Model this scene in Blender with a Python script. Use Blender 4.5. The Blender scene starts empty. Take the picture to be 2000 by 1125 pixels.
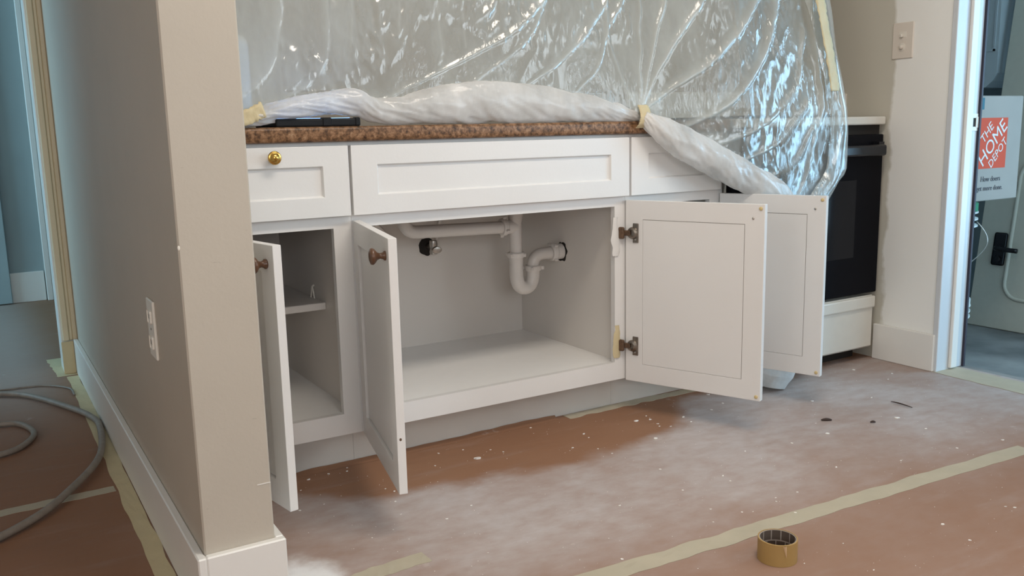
import bpy, bmesh, math, random
import numpy as np
from mathutils import Vector, Matrix, noise
random.seed(7)
S = bpy.context.scene
C = S.collection
PI = math.pi

# ------------------------------------------------------------------ camera
cam_d = bpy.data.cameras.new('camera'); cam = bpy.data.objects.new('camera', cam_d); C.objects.link(cam)
R_ = Vector((0.854071, -0.519695, -0.021918)); U_ = Vector((0.10893, 0.137495, 0.984494)); F_ = Vector((0.508623, 0.843215, -0.174041))
mw = Matrix.Identity(4)
for i, v in enumerate((R_, U_, -F_)):
    for j in range(3): mw[j][i] = v[j]
mw.translation = Vector((-0.26078, -2.1720, 0.89415))
cam.matrix_world = mw
cam_d.sensor_width = 36.0; cam_d.lens = 1739.26 / 2000 * 36.0; cam_d.clip_start = 0.02
S.camera = cam

# ------------------------------------------------------------------ world, lights, exposure
W = bpy.data.worlds.new('world'); S.world = W; W.use_nodes = True
W.node_tree.nodes['Background'].inputs[0].default_value = (0.62, 0.78, 1.0, 1)
W.node_tree.nodes['Background'].inputs[1].default_value = 1.0
S.view_settings.view_transform = 'Standard'; S.view_settings.look = 'None'
S.view_settings.gamma = 1.0; S.view_settings.use_curve_mapping = False
S.view_settings.exposure = 0.1

def area(name, loc, target, sx, sy, power, col, spread=180):
    d = bpy.data.lights.new(name, 'AREA'); d.shape = 'RECTANGLE'; d.size = sx; d.size_y = sy
    d.energy = power; d.color = col; d.spread = math.radians(spread)
    o = bpy.data.objects.new(name, d); C.objects.link(o); o.location = loc
    o.rotation_euler = (Vector(target) - Vector(loc)).to_track_quat('-Z', 'Y').to_euler()
    return o
# daylight standing in the window openings of the room behind the camera, of the far room and of the garage
area('daylight_rear_window', (-0.75, -5.03, 1.55), (-0.4, 0, 1.2), 1.9, 1.2, 42, (0.97, 0.98, 1.0))
area('daylight_side_window', (2.74, -2.6, 1.5), (0, -2.4, 1.3), 2.0, 1.2, 29, (0.86, 0.95, 1.0))
area('daylight_left_window', (-3.23, -2.6, 1.5), (0, -2.0, 0.9), 1.5, 1.2, 27, (1.0, 0.95, 0.87))
area('daylight_far_room', (-2.15, 2.65, 1.3), (0.2, 2.4, 0.5), 1.2, 1.3, 36, (0.40, 0.78, 1.0))
area('daylight_garage', (3.75, -2.47, 0.95), (3.75, 0.4, 0.9), 1.3, 1.8, 14, (0.50, 0.80, 1.0))
area('daylight_garage_side', (4.54, -1.75, 1.05), (2.0, -1.75, 1.05), 1.3, 1.7, 62, (0.38, 0.72, 1.0))

# ------------------------------------------------------------------ materials
MATS = {}
def mat(name, col=(0.8, 0.8, 0.8), rough=0.5, metal=0.0, spec=0.5, var=0.0, vscale=30.0, bump=0.0, bscale=60.0, stretch=(1, 1, 1), col2=None):
    m = bpy.data.materials.new(name); m.use_nodes = True; MATS[name] = m
    nt = m.node_tree; b = nt.nodes['Principled BSDF']
    b.inputs['Base Color'].default_value = (*col, 1); b.inputs['Roughness'].default_value = rough
    b.inputs['Metallic'].default_value = metal; b.inputs['Specular IOR Level'].default_value = spec
    tc = nt.nodes.new('ShaderNodeTexCoord'); mp = nt.nodes.new('ShaderNodeMapping'); mp.inputs['Scale'].default_value = stretch
    nt.links.new(tc.outputs['Object'], mp.inputs['Vector'])
    n = nt.nodes.new('ShaderNodeTexNoise'); n.inputs['Scale'].default_value = vscale; n.inputs['Detail'].default_value = 5
    nt.links.new(mp.outputs[0], n.inputs['Vector'])
    r = nt.nodes.new('ShaderNodeValToRGB')
    r.color_ramp.elements[0].position = 0.3; r.color_ramp.elements[1].position = 0.7
    c2 = col2 if col2 else tuple(c * (1 - var) for c in col)
    r.color_ramp.elements[0].color = (*c2, 1); r.color_ramp.elements[1].color = (*col, 1)
    nt.links.new(n.outputs['Fac'], r.inputs[0]); nt.links.new(r.outputs[0], b.inputs['Base Color'])
    if bump:
        n2 = nt.nodes.new('ShaderNodeTexNoise'); n2.inputs['Scale'].default_value = bscale; n2.inputs['Detail'].default_value = 4
        nt.links.new(mp.outputs[0], n2.inputs['Vector'])
        bp = nt.nodes.new('ShaderNodeBump'); bp.inputs['Strength'].default_value = bump; bp.inputs['Distance'].default_value = 0.004
        nt.links.new(n2.outputs['Fac'], bp.inputs['Height']); nt.links.new(bp.outputs[0], b.inputs['Normal'])
    return m
PAINT = (0.50, 0.445, 0.37)
mat('wall_paint', PAINT, 0.55, var=0.05, vscale=5, bump=0.08, bscale=110)
mat('cabinet_white', (0.765, 0.745, 0.72), 0.33, var=0.03, vscale=4, bump=0.05, bscale=120)
mat('cabinet_inside', (0.73, 0.685, 0.635), 0.5, var=0.04, vscale=4)
mat('shelf_white', (0.90, 0.885, 0.86), 0.3, var=0.02)
mat('toe_paint', (0.60, 0.555, 0.50), 0.45, var=0.10, vscale=6)
mat('trim_white', (0.78, 0.755, 0.71), 0.38, var=0.04, vscale=5, bump=0.06, bscale=80)
mat('jamb_paint', (0.60, 0.62, 0.64), 0.38, var=0.04, vscale=5)
mat('trim_cream', (0.72, 0.62, 0.43), 0.5, var=0.06, vscale=6)
mat('ceiling_white', (0.78, 0.77, 0.74), 0.8)
mat('pvc', (0.72, 0.675, 0.63), 0.35, var=0.06, vscale=18)
mat('brass', (0.60, 0.37, 0.10), 0.22, metal=1.0)
mat('bronze', (0.13, 0.06, 0.03), 0.33, spec=0.6, var=0.25, vscale=60)
mat('steel', (0.30, 0.26, 0.22), 0.35, metal=1.0, var=0.3, vscale=90)
mat('rusty', (0.17, 0.10, 0.06), 0.6, metal=0.4, var=0.5, vscale=120)
mat('chrome', (0.55, 0.52, 0.48), 0.3, metal=1.0, var=0.3, vscale=80)
mat('black_gap', (0.02, 0.016, 0.013), 0.9)
mat('gap_line', (0.22, 0.19, 0.165), 0.8)
mat('bumper', (0.62, 0.48, 0.24), 0.5)
mat('tape_floor', (0.47, 0.415, 0.31), 0.65, var=0.10, vscale=14, bump=0.15, bscale=50)
mat('tape_yellow', (0.62, 0.515, 0.31), 0.6, var=0.10, vscale=16, bump=0.3, bscale=60)
mat('tape_roll', (0.40, 0.25, 0.085), 0.55, var=0.06, vscale=30)
mat('tape_side', (0.62, 0.42, 0.24), 0.7)
mat('hose', (0.30, 0.26, 0.22), 0.55, var=0.25, vscale=40)
mat('range_white', (0.70, 0.67, 0.60), 0.3, var=0.03)
mat('range_black', (0.006, 0.006, 0.008), 0.25, spec=0.04)
mat('range_glass', (0.014, 0.014, 0.016), 0.1, spec=0.10)
mat('range_handle', (0.009, 0.009, 0.011), 0.28, spec=0.35)
mat('plate', (0.72, 0.65, 0.57), 0.4)
mat('plate_white', (0.74, 0.69, 0.61), 0.35)
mat('chip', (0.82, 0.78, 0.73), 0.8)
mat('dark_chip', (0.045, 0.025, 0.018), 0.7)
mat('device_black', (0.008, 0.0085, 0.010), 0.6, spec=0.25)
mat('blue_cover', (0.16, 0.36, 0.80), 0.5)
mat('appliance_white', (0.82, 0.83, 0.80), 0.35)
mat('grey_mark', (0.16, 0.19, 0.20), 0.6)
mat('concrete', (0.30, 0.30, 0.29), 0.75, col2=(0.11, 0.115, 0.115), vscale=3.2, bump=0.2, bscale=20)
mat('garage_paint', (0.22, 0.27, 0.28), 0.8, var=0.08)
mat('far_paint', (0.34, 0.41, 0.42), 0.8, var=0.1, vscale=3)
mat('door_white', (0.52, 0.51, 0.43), 0.45, var=0.05)
mat('carton', (0.36, 0.325, 0.29), 0.8, var=0.06, vscale=8)
mat('print_orange', (0.62, 0.075, 0.03), 0.75)
mat('print_white', (0.72, 0.70, 0.67), 0.8)
mat('print_grey', (0.12, 0.12, 0.13), 0.8)
mat('print_teal', (0.05, 0.16, 0.21), 0.8)
mat('bucket_white', (0.66, 0.69, 0.67), 0.4)
mat('bucket_green', (0.02, 0.22, 0.11), 0.45)
mat('tank_grey', (0.40, 0.45, 0.47), 0.5)
mat('weatherstrip', (0.03, 0.025, 0.04), 0.6)
mat('frame_dark', (0.05, 0.05, 0.05), 0.6)

def floor_mat():
    m = mat('kraft_paper', (0.36, 0.20, 0.125), 0.62, spec=0.3)
    nt = m.node_tree; N = nt.nodes; L = nt.links; b = N['Principled BSDF']
    for l in list(b.inputs['Base Color'].links): L.remove(l)
    geo = N.new('ShaderNodeNewGeometry'); sep = N.new('ShaderNodeSeparateXYZ'); L.new(geo.outputs['Position'], sep.inputs[0])
    def nz(scale, detail, st=(1, 1, 1), rot=0):
        mp = N.new('ShaderNodeMapping'); mp.inputs['Scale'].default_value = st; mp.inputs['Rotation'].default_value = (0, 0, rot)
        L.new(geo.outputs['Position'], mp.inputs['Vector'])
        t = N.new('ShaderNodeTexNoise'); t.inputs['Scale'].default_value = scale; t.inputs['Detail'].default_value = detail
        t.inputs['Roughness'].default_value = 0.6
        L.new(mp.outputs[0], t.inputs['Vector']); return t.outputs['Fac']
    def mt(op, a, c=None, d=None, clamp=False):
        x = N.new('ShaderNodeMath'); x.operation = op; x.use_clamp = clamp
        for k, q in enumerate((a, c, d)):
            if q is None: continue
            if isinstance(q, (int, float)): x.inputs[k].default_value = q
            else: L.new(q, x.inputs[k])
        return x.outputs[0]
    def sm(v, a, c):
        x = N.new('ShaderNodeMapRange'); x.interpolation_type = 'SMOOTHSTEP'
        x.inputs['From Min'].default_value = a; x.inputs['From Max'].default_value = c; L.new(v, x.inputs['Value']); return x.outputs[0]
    X, Y = sep.outputs[0], sep.outputs[1]
    def mix(f, a, c):
        x = N.new('ShaderNodeMix'); x.data_type = 'RGBA'; L.new(f, x.inputs[0])
        for k, q in ((6, a), (7, c)):
            if isinstance(q, tuple): x.inputs[k].default_value = (*q, 1)
            else: L.new(q, x.inputs[k])
        return x.outputs[2]
    base = mix(nz(2.2, 4), (0.25, 0.118, 0.062), (0.29, 0.157, 0.093))
    # sanding dust: thick over the middle of the kitchen, swept thin along the toe kick and beyond the taped seam
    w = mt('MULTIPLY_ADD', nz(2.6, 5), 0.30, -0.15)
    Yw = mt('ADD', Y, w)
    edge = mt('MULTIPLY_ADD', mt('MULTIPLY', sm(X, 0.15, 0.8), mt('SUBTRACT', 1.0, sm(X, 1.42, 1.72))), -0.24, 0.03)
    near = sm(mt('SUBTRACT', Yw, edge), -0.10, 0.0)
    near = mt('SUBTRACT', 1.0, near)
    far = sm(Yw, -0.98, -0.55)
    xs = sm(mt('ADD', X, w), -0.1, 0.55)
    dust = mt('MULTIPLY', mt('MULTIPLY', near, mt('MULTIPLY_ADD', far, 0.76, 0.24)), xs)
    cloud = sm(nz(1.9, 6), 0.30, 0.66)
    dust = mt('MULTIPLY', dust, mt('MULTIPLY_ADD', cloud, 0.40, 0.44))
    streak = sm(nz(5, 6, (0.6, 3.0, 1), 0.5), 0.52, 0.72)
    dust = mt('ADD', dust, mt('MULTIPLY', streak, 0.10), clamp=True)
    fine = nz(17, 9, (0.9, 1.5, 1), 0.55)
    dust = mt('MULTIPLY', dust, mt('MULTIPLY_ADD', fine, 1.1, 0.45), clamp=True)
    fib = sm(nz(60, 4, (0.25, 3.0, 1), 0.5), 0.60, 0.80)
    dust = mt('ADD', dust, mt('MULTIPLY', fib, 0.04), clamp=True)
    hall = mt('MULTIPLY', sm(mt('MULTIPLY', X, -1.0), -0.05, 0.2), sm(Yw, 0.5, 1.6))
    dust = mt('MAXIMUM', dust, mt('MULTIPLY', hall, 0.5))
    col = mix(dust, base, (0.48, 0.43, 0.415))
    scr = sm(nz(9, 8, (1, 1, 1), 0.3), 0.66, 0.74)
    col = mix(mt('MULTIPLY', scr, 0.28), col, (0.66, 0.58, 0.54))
    # patch of sunlight beside the stub wall, painted into the paper colour
    dx = mt('SUBTRACT', X, 0.245); dy = mt('SUBTRACT', Y, -0.50)
    d2 = mt('ADD', mt('MULTIPLY', mt('MULTIPLY', dx, dx), 90.0), mt('MULTIPLY', mt('MULTIPLY', dy, dy), 40.0))
    sun_patch = sm(mt('ADD', d2, mt('MULTIPLY', nz(9, 4), 1.1)), 1.25, 0.55)
    col = mix(mt('MULTIPLY', sun_patch, 0.85), col, (0.86, 0.86, 0.86))
    L.new(col, b.inputs['Base Color'])
    bp = N.new('ShaderNodeBump'); bp.inputs['Strength'].default_value = 0.35; bp.inputs['Distance'].default_value = 0.02
    L.new(nz(3.0, 3, (0.5, 2, 1), 0.4), bp.inputs['Height']); L.new(bp.outputs[0], b.inputs['Normal'])
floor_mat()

def granite():
    m = mat('granite_laminate', (0.2, 0.1, 0.05), 0.35, spec=0.35)
    nt = m.node_tree; N = nt.nodes; L = nt.links; b = N['Principled BSDF']
    for l in list(b.inputs['Base Color'].links): L.remove(l)
    tc = N.new('ShaderNodeTexCoord')
    a = N.new('ShaderNodeTexNoise'); a.inputs['Scale'].default_value = 70; a.inputs['Detail'].default_value = 7; a.inputs['Roughness'].default_value = 0.72; a.inputs['Distortion'].default_value = 0.15
    L.new(tc.outputs['Object'], a.inputs['Vector'])
    r = N.new('ShaderNodeValToRGB'); e = r.color_ramp.elements
    e[0].position = 0.34; e[0].color = (0.03, 0.014, 0.008, 1); e[1].position = 0.72; e[1].color = (0.42, 0.27, 0.16, 1)
    for p, c in ((0.45, (0.13, 0.065, 0.03, 1)), (0.55, (0.25, 0.13, 0.065, 1))):
        k = e.new(p); k.color = c
    L.new(a.outputs['Fac'], r.inputs[0]); L.new(r.outputs[0], b.inputs['Base Color'])
granite()
b_ = MATS['blue_cover'].node_tree.nodes['Principled BSDF']; b_.inputs['Emission Color'].default_value = (0.25, 0.5, 1, 1); b_.inputs['Emission Strength'].default_value = 2.5   # lit tablet screen

def primed_wall():
    m = mat('primed_wall', PAINT, 0.55, bump=0.07, bscale=110)
    nt = m.node_tree; N = nt.nodes; L = nt.links; b = N['Principled BSDF']
    for l in list(b.inputs['Base Color'].links): L.remove(l)
    geo = N.new('ShaderNodeNewGeometry'); sep = N.new('ShaderNodeSeparateXYZ'); L.new(geo.outputs['Position'], sep.inputs[0])
    t = N.new('ShaderNodeTexNoise'); t.inputs['Scale'].default_value = 9; t.inputs['Detail'].default_value = 6; L.new(geo.outputs['Position'], t.inputs['Vector'])
    a = N.new('ShaderNodeMath'); a.operation = 'MULTIPLY_ADD'; a.inputs[1].default_value = 0.07; L.new(t.outputs['Fac'], a.inputs[0]); L.new(sep.outputs[1], a.inputs[2])
    mr = N.new('ShaderNodeMapRange'); mr.inputs['From Min'].default_value = -0.012; mr.inputs['From Max'].default_value = -0.026; L.new(a.outputs[0], mr.inputs['Value'])
    x = N.new('ShaderNodeMix'); x.data_type = 'RGBA'; L.new(mr.outputs[0], x.inputs[0])
    x.inputs[6].default_value = (0.58, 0.55, 0.47, 1); x.inputs[7].default_value = (0.86, 0.85, 0.81, 1)
    L.new(x.outputs[2], b.inputs['Base Color'])
primed_wall()
def scuffs():
    nt = MATS['wall_paint'].node_tree; N = nt.nodes; L = nt.links; b = N['Principled BSDF']
    src = b.inputs['Base Color'].links[0].from_socket
    tc = N.new('ShaderNodeTexCoord'); mp = N.new('ShaderNodeMapping'); mp.inputs['Scale'].default_value = (1, 1, 3.2); L.new(tc.outputs['Object'], mp.inputs[0])
    n = N.new('ShaderNodeTexNoise'); n.inputs['Scale'].default_value = 26; n.inputs['Detail'].default_value = 3; L.new(mp.outputs[0], n.inputs['Vector'])
    mr = N.new('ShaderNodeMapRange'); mr.inputs['From Min'].default_value = 0.735; mr.inputs['From Max'].default_value = 0.765; mr.inputs['To Max'].default_value = 0.4; L.new(n.outputs['Fac'], mr.inputs['Value'])
    x = N.new('ShaderNodeMix'); x.data_type = 'RGBA'; L.new(mr.outputs[0], x.inputs[0]); L.new(src, x.inputs[6]); x.inputs[7].default_value = (0.30, 0.25, 0.20, 1)
    L.new(x.outputs[2], b.inputs['Base Color'])
scuffs()

def film_mat(name, opac, rough, fresnel_boost, tint=(0.86, 0.90, 0.88)):
    m = bpy.data.materials.new(name); m.use_nodes = True; MATS[name] = m
    nt = m.node_tree; N = nt.nodes; L = nt.links; N.clear()
    out = N.new('ShaderNodeOutputMaterial')
    tr = N.new('ShaderNodeBsdfTransparent'); tr.inputs[0].default_value = (0.97, 0.98, 0.975, 1)
    di = N.new('ShaderNodeBsdfDiffuse'); di.inputs[0].default_value = (*tint, 1)
    tl = N.new('ShaderNodeBsdfTranslucent'); tl.inputs[0].default_value = (*tint, 1)
    gl = N.new('ShaderNodeBsdfGlossy'); gl.inputs['Roughness'].default_value = rough; gl.inputs[0].default_value = (1, 1, 1, 1)
    fr = N.new('ShaderNodeFresnel'); fr.inputs[0].default_value = 1.55
    tc = N.new('ShaderNodeTexCoord')
    n = N.new('ShaderNodeTexNoise'); n.inputs['Scale'].default_value = 6; n.inputs['Detail'].default_value = 6
    mp = N.new('ShaderNodeMapping'); mp.inputs['Scale'].default_value = (1.6, 1, 0.7); L.new(tc.outputs['Object'], mp.inputs[0]); L.new(mp.outputs[0], n.inputs['Vector'])
    mr = N.new('ShaderNodeMapRange'); mr.inputs['From Min'].default_value = 0.35; mr.inputs['From Max'].default_value = 0.7
    mr.inputs['To Min'].default_value = opac * 0.7; mr.inputs['To Max'].default_value = min(1, opac * 1.35); L.new(n.outputs['Fac'], mr.inputs['Value'])
    add = N.new('ShaderNodeMath'); add.operation = 'MULTIPLY_ADD'; add.use_clamp = True; add.inputs[1].default_value = 0.9
    at = N.new('ShaderNodeAttribute'); at.attribute_name = 'layers'
    ad2 = N.new('ShaderNodeMath'); ad2.operation = 'MULTIPLY_ADD'; ad2.inputs[1].default_value = 0.42; L.new(at.outputs['Fac'], ad2.inputs[0]); L.new(mr.outputs[0], ad2.inputs[2])
    L.new(fr.outputs[0], add.inputs[0]); L.new(ad2.outputs[0], add.inputs[2])
    dt = N.new('ShaderNodeMixShader'); dt.inputs[0].default_value = 0.45; L.new(di.outputs[0], dt.inputs[1]); L.new(tl.outputs[0], dt.inputs[2])
    m1 = N.new('ShaderNodeMixShader'); L.new(add.outputs[0], m1.inputs[0]); L.new(tr.outputs[0], m1.inputs[1]); L.new(dt.outputs[0], m1.inputs[2])
    k = N.new('ShaderNodeMath'); k.operation = 'MULTIPLY'; k.use_clamp = True; k.inputs[1].default_value = fresnel_boost; L.new(fr.outputs[0], k.inputs[0])
    m2 = N.new('ShaderNodeMixShader'); L.new(k.outputs[0], m2.inputs[0]); L.new(m1.outputs[0], m2.inputs[1]); L.new(gl.outputs[0], m2.inputs[2])
    n2 = N.new('ShaderNodeTexNoise'); n2.inputs['Scale'].default_value = 70; n2.inputs['Detail'].default_value = 3; n2.inputs['Distortion'].default_value = 1.0
    mp2 = N.new('ShaderNodeMapping'); mp2.inputs['Scale'].default_value = (1.4, 1, 0.45); L.new(tc.outputs['Object'], mp2.inputs[0]); L.new(mp2.outputs[0], n2.inputs['Vector'])
    bp = N.new('ShaderNodeBump'); bp.inputs['Strength'].default_value = 0.6; bp.inputs['Distance'].default_value = 0.004
    n3 = N.new('ShaderNodeTexNoise'); n3.inputs['Scale'].default_value = 5.5; n3.inputs['Detail'].default_value = 2; L.new(tc.outputs['Object'], n3.inputs['Vector'])
    m3 = N.new('ShaderNodeMapRange'); m3.inputs['From Min'].default_value = 0.44; m3.inputs['From Max'].default_value = 0.66; m3.inputs['To Min'].default_value = 0.12; L.new(n3.outputs['Fac'], m3.inputs['Value'])
    m4 = N.new('ShaderNodeMath'); m4.operation = 'MULTIPLY'; L.new(n2.outputs['Fac'], m4.inputs[0]); L.new(m3.outputs[0], m4.inputs[1]); L.new(m4.outputs[0], bp.inputs['Height'])
    L.new(bp.outputs[0], gl.inputs['Normal'])
    L.new(m2.outputs[0], out.inputs[0])
film_mat('film', 0.28, 0.10, 1.35, (0.86, 0.92, 0.895))
film_mat('film_roll', 0.80, 0.22, 0.7, (0.94, 0.925, 0.90))

# ------------------------------------------------------------------ helpers
def box(bm, x0, x1, y0, y1, z0, z1, bev=0.0, seg=1):
    vs = [bm.verts.new((x, y, z)) for x in (x0, x1) for y in (y0, y1) for z in (z0, z1)]
    fs = [bm.faces.new([vs[i] for i in f]) for f in ((0, 1, 3, 2), (4, 6, 7, 5), (0, 4, 5, 1), (2, 3, 7, 6), (0, 2, 6, 4), (1, 5, 7, 3))]
    if bev > 0:
        es = list({e for f in fs for e in f.edges})
        bmesh.ops.bevel(bm, geom=es, offset=bev, segments=seg, affect='EDGES', profile=0.5)
    return bm
def ring(bm, x0, x1, z0, z1, a0, a1, c0, c1, y0, y1, bev=0.001):
    O = [(x0, z0), (x1, z0), (x1, z1), (x0, z1)]; I = [(a0, c0), (a1, c0), (a1, c1), (a0, c1)]
    V = [[bm.verts.new((p[0], y, p[1])) for p in q] for y in (y0, y1) for q in (O, I)]
    for k in range(4):
        n = (k + 1) % 4
        bm.faces.new((V[0][k], V[0][n], V[1][n], V[1][k])); bm.faces.new((V[2][k], V[3][k], V[3][n], V[2][n]))
        bm.faces.new((V[0][k], V[2][k], V[2][n], V[0][n])); bm.faces.new((V[1][k], V[1][n], V[3][n], V[3][k]))
    bmesh.ops.recalc_face_normals(bm, faces=bm.faces)
    if bev:
        es = [e for e in bm.edges if len(e.link_faces) == 2 and e.calc_face_angle() > 0.8]
        bmesh.ops.bevel(bm, geom=es, offset=bev, segments=2, affect='EDGES', profile=0.5)
    return bm
def B(*a, **k): return box(bmesh.new(), *a, **k)
def boxes(L, bev=0.0):
    bm = bmesh.new()
    for b in L: box(bm, *b, bev=bev)
    return bm
def tube(bm, pts, rad, seg=16, cap=True, flat=None):
    pts = [Vector(p) for p in pts]; n = len(pts)
    rads = rad if isinstance(rad, (list, tuple)) else [rad] * n
    t0 = (pts[1] - pts[0]).normalized(); up = Vector((0, 0, 1)) if abs(t0.z) < 0.9 else Vector((1, 0, 0))
    nrm = (up - t0 * up.dot(t0)).normalized(); rings = []
    for i, p in enumerate(pts):
        t = (pts[min(i + 1, n - 1)] - pts[max(i - 1, 0)]).normalized()
        nrm = (nrm - t * nrm.dot(t)).normalized(); bi = t.cross(nrm)
        rings.append([bm.verts.new(p + (nrm * math.cos(a) + bi * math.sin(a)) * rads[i]) for a in (2 * PI * k / seg for k in range(seg))])
    for a, b in zip(rings, rings[1:]):
        for k in range(seg): bm.faces.new((a[k], a[(k + 1) % seg], b[(k + 1) % seg], b[k]))
    if cap: bm.faces.new(list(reversed(rings[0]))); bm.faces.new(rings[-1])
    return bm
def lathe(bm, prof, M=Matrix.Identity(4), seg=24):
    rings = []
    for r, z in prof:
        rings.append([bm.verts.new(M @ Vector((r * math.cos(2 * PI * k / seg), r * math.sin(2 * PI * k / seg), z))) for k in range(seg)] if r > 1e-6 else [bm.verts.new(M @ Vector((0, 0, z)))])
    for a, b in zip(rings, rings[1:]):
        for k in range(seg):
            k2 = (k + 1) % seg
            if len(a) == 1: bm.faces.new((a[0], b[k2], b[k]))
            elif len(b) == 1: bm.faces.new((a[k], a[k2], b[0]))
            else: bm.faces.new((a[k], a[k2], b[k2], b[k]))
    return bm
def arc(p0, c, p1, n=8):
    p0, c, p1 = Vector(p0), Vector(c), Vector(p1)
    return [(p0 * (1 - t) ** 2 + c * 2 * t * (1 - t) + p1 * t * t) for t in (i / n for i in range(n + 1))]
def spline(pts, n=8):
    P = [Vector(p) for p in pts]; P = [P[0] * 2 - P[1]] + P + [P[-1] * 2 - P[-2]]; out = []
    for i in range(1, len(P) - 2):
        for k in range(n):
            t = k / n
            out.append(0.5 * ((2 * P[i]) + (P[i + 1] - P[i - 1]) * t + (2 * P[i - 1] - 5 * P[i] + 4 * P[i + 1] - P[i + 2]) * t * t + (3 * P[i] - P[i - 1] - 3 * P[i + 1] + P[i + 2]) * t ** 3))
    out.append(P[-2]); return out
def obj(name, bm, m, parent=None, loc=None, rot=None, smooth=False, local=False, label=None):
    me = bpy.data.meshes.new(name)
    bmesh.ops.recalc_face_normals(bm, faces=bm.faces)
    bm.to_mesh(me); bm.free()
    me.materials.append(MATS[m] if isinstance(m, str) else m)
    if smooth:
        me.shade_smooth() if hasattr(me, 'shade_smooth') else None
        if smooth == 'auto': me.set_sharp_from_angle(angle=math.radians(40))
    o = bpy.data.objects.new(name, me); C.objects.link(o)
    if loc is not None: o.location = loc
    if rot is not None: o.rotation_euler = rot
    if parent is not None:
        o.parent = parent
        if not local: o.matrix_parent_inverse = Matrix.Translation(-Vector(parent.location))
    if label: o['label'] = label
    return o
def tag(o, label, cat, group=None):
    o['label'] = label; o['category'] = cat
    if group: o['group'] = group
    return o
def struct(o, label, cat):
    o['kind'] = 'structure'; return tag(o, label, cat)
def thing(name, label, cat, loc=(0, 0, 0), group=None):
    o = bpy.data.objects.new(name, None); C.objects.link(o); o.location = loc; o.empty_display_size = 0.1
    return tag(o, label, cat, group)

# ------------------------------------------------------------------ the room shell
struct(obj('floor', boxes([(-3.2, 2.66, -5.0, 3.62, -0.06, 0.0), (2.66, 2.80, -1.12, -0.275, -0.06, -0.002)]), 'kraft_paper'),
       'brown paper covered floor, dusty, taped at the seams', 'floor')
struct(obj('ceiling', B(-3.2, 5.2, -5.0, 3.62, 2.44, 2.5), 'ceiling_white'), 'plain white ceiling above the kitchen', 'ceiling')
wl = struct(obj('wall_left', B(0.037, 0.168, -0.56, 1.62, 0, 2.44, bev=0.003), 'wall_paint'), 'greige stub wall beside the left end of the cabinets', 'wall')
struct(obj('wall_back', B(0.168, 2.66, 0.61, 0.71, 0, 2.44), 'wall_paint'), 'greige wall behind the counter and the plastic', 'wall')
struct(obj('wall_right', boxes([(2.66, 2.80, -0.275, 0.71, 0, 2.44), (2.66, 2.80, -1.12, -0.275, 2.06, 2.44), (2.66, 2.80, -1.6, -1.12, 0, 2.44),
        (2.66, 2.80, -3.7, -1.6, 0, 0.9), (2.66, 2.80, -3.7, -1.6, 2.1, 2.44), (2.66, 2.80, -5.0, -3.7, 0, 2.44)]), 'primed_wall'),
       'greige wall with a white primed strip beside the open doorway', 'wall')
struct(obj('wall_rear', boxes([(-3.2, -1.7, -5.1, -5.0, 0, 2.44), (0.2, 2.8, -5.1, -5.0, 0, 2.44), (-1.7, 0.2, -5.1, -5.0, 0, 0.95), (-1.7, 0.2, -5.1, -5.0, 2.15, 2.44)]), 'wall_paint'),
       'greige wall with a window behind the camera', 'wall')
struct(obj('wall_outer', boxes([(-3.3, -3.2, -5.0, -3.35, 0, 2.44), (-3.3, -3.2, -1.85, 1.62, 0, 2.44), (-3.3, -3.2, -3.35, -1.85, 0, 0.9), (-3.3, -3.2, -3.35, -1.85, 2.1, 2.44)]), 'wall_paint'),
       'greige wall with a window far left of the camera', 'wall')
struct(obj('wall_hall', boxes([(-3.2, -0.95, 1.62, 1.74, 0, 2.44), (-0.95, -0.02, 1.62, 1.74, 2.08, 2.44)]), 'wall_paint'), 'wall around the hallway doorway', 'wall')
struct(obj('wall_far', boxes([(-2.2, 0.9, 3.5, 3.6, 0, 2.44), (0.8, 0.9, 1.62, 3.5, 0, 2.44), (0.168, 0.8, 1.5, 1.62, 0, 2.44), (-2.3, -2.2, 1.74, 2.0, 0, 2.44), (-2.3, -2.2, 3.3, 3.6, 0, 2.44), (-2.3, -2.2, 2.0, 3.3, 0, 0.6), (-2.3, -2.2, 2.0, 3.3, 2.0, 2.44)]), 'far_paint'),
       'blue-grey wall of the dim room beyond the hallway', 'wall')
def window(name, x0, x1, y0, y1, z0, z1, lab):
    t = 0.045; L = []
    if x1 - x0 > y1 - y0:
        L = [(x0, x1, y0, y1, z0, z0 + t), (x0, x1, y0, y1, z1 - t, z1), (x0, x0 + t, y0, y1, z0, z1), (x1 - t, x1, y0, y1, z0, z1),
             ((x0 + x1) / 2 - .02, (x0 + x1) / 2 + .02, y0, y1, z0, z1), (x0, x1, y0, y1, (z0 + z1) / 2 - .02, (z0 + z1) / 2 + .02)]
    else:
        L = [(x0, x1, y0, y1, z0, z0 + t), (x0, x1, y0, y1, z1 - t, z1), (x0, x1, y0, y0 + t, z0, z1), (x0, x1, y1 - t, y1, z0, z1),
             (x0, x1, y0, y1, (z0 + z1) / 2 - .02, (z0 + z1) / 2 + .02)]
    struct(obj(name, boxes(L), 'trim_white'), lab, 'window')
window('window_1', -1.7, 0.2, -5.02, -4.98, 0.95, 2.15, 'white framed window in the wall behind the camera')
window('window_2', 2.66, 2.70, -3.7, -1.6, 0.9, 2.1, 'white framed window in the right wall behind the camera')
window('window_4', 3.1, 4.4, -2.54, -2.50, 0.04, 1.88, 'glazed door opening of the garage')
window('window_5', 4.50, 4.56, -2.42, -1.08, 0.18, 1.92, 'tall glazed opening in the side wall of the garage')
window('window_3', -3.22, -3.18, -3.35, -1.85, 0.9, 2.1, 'white framed window in the far left wall')

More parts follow.
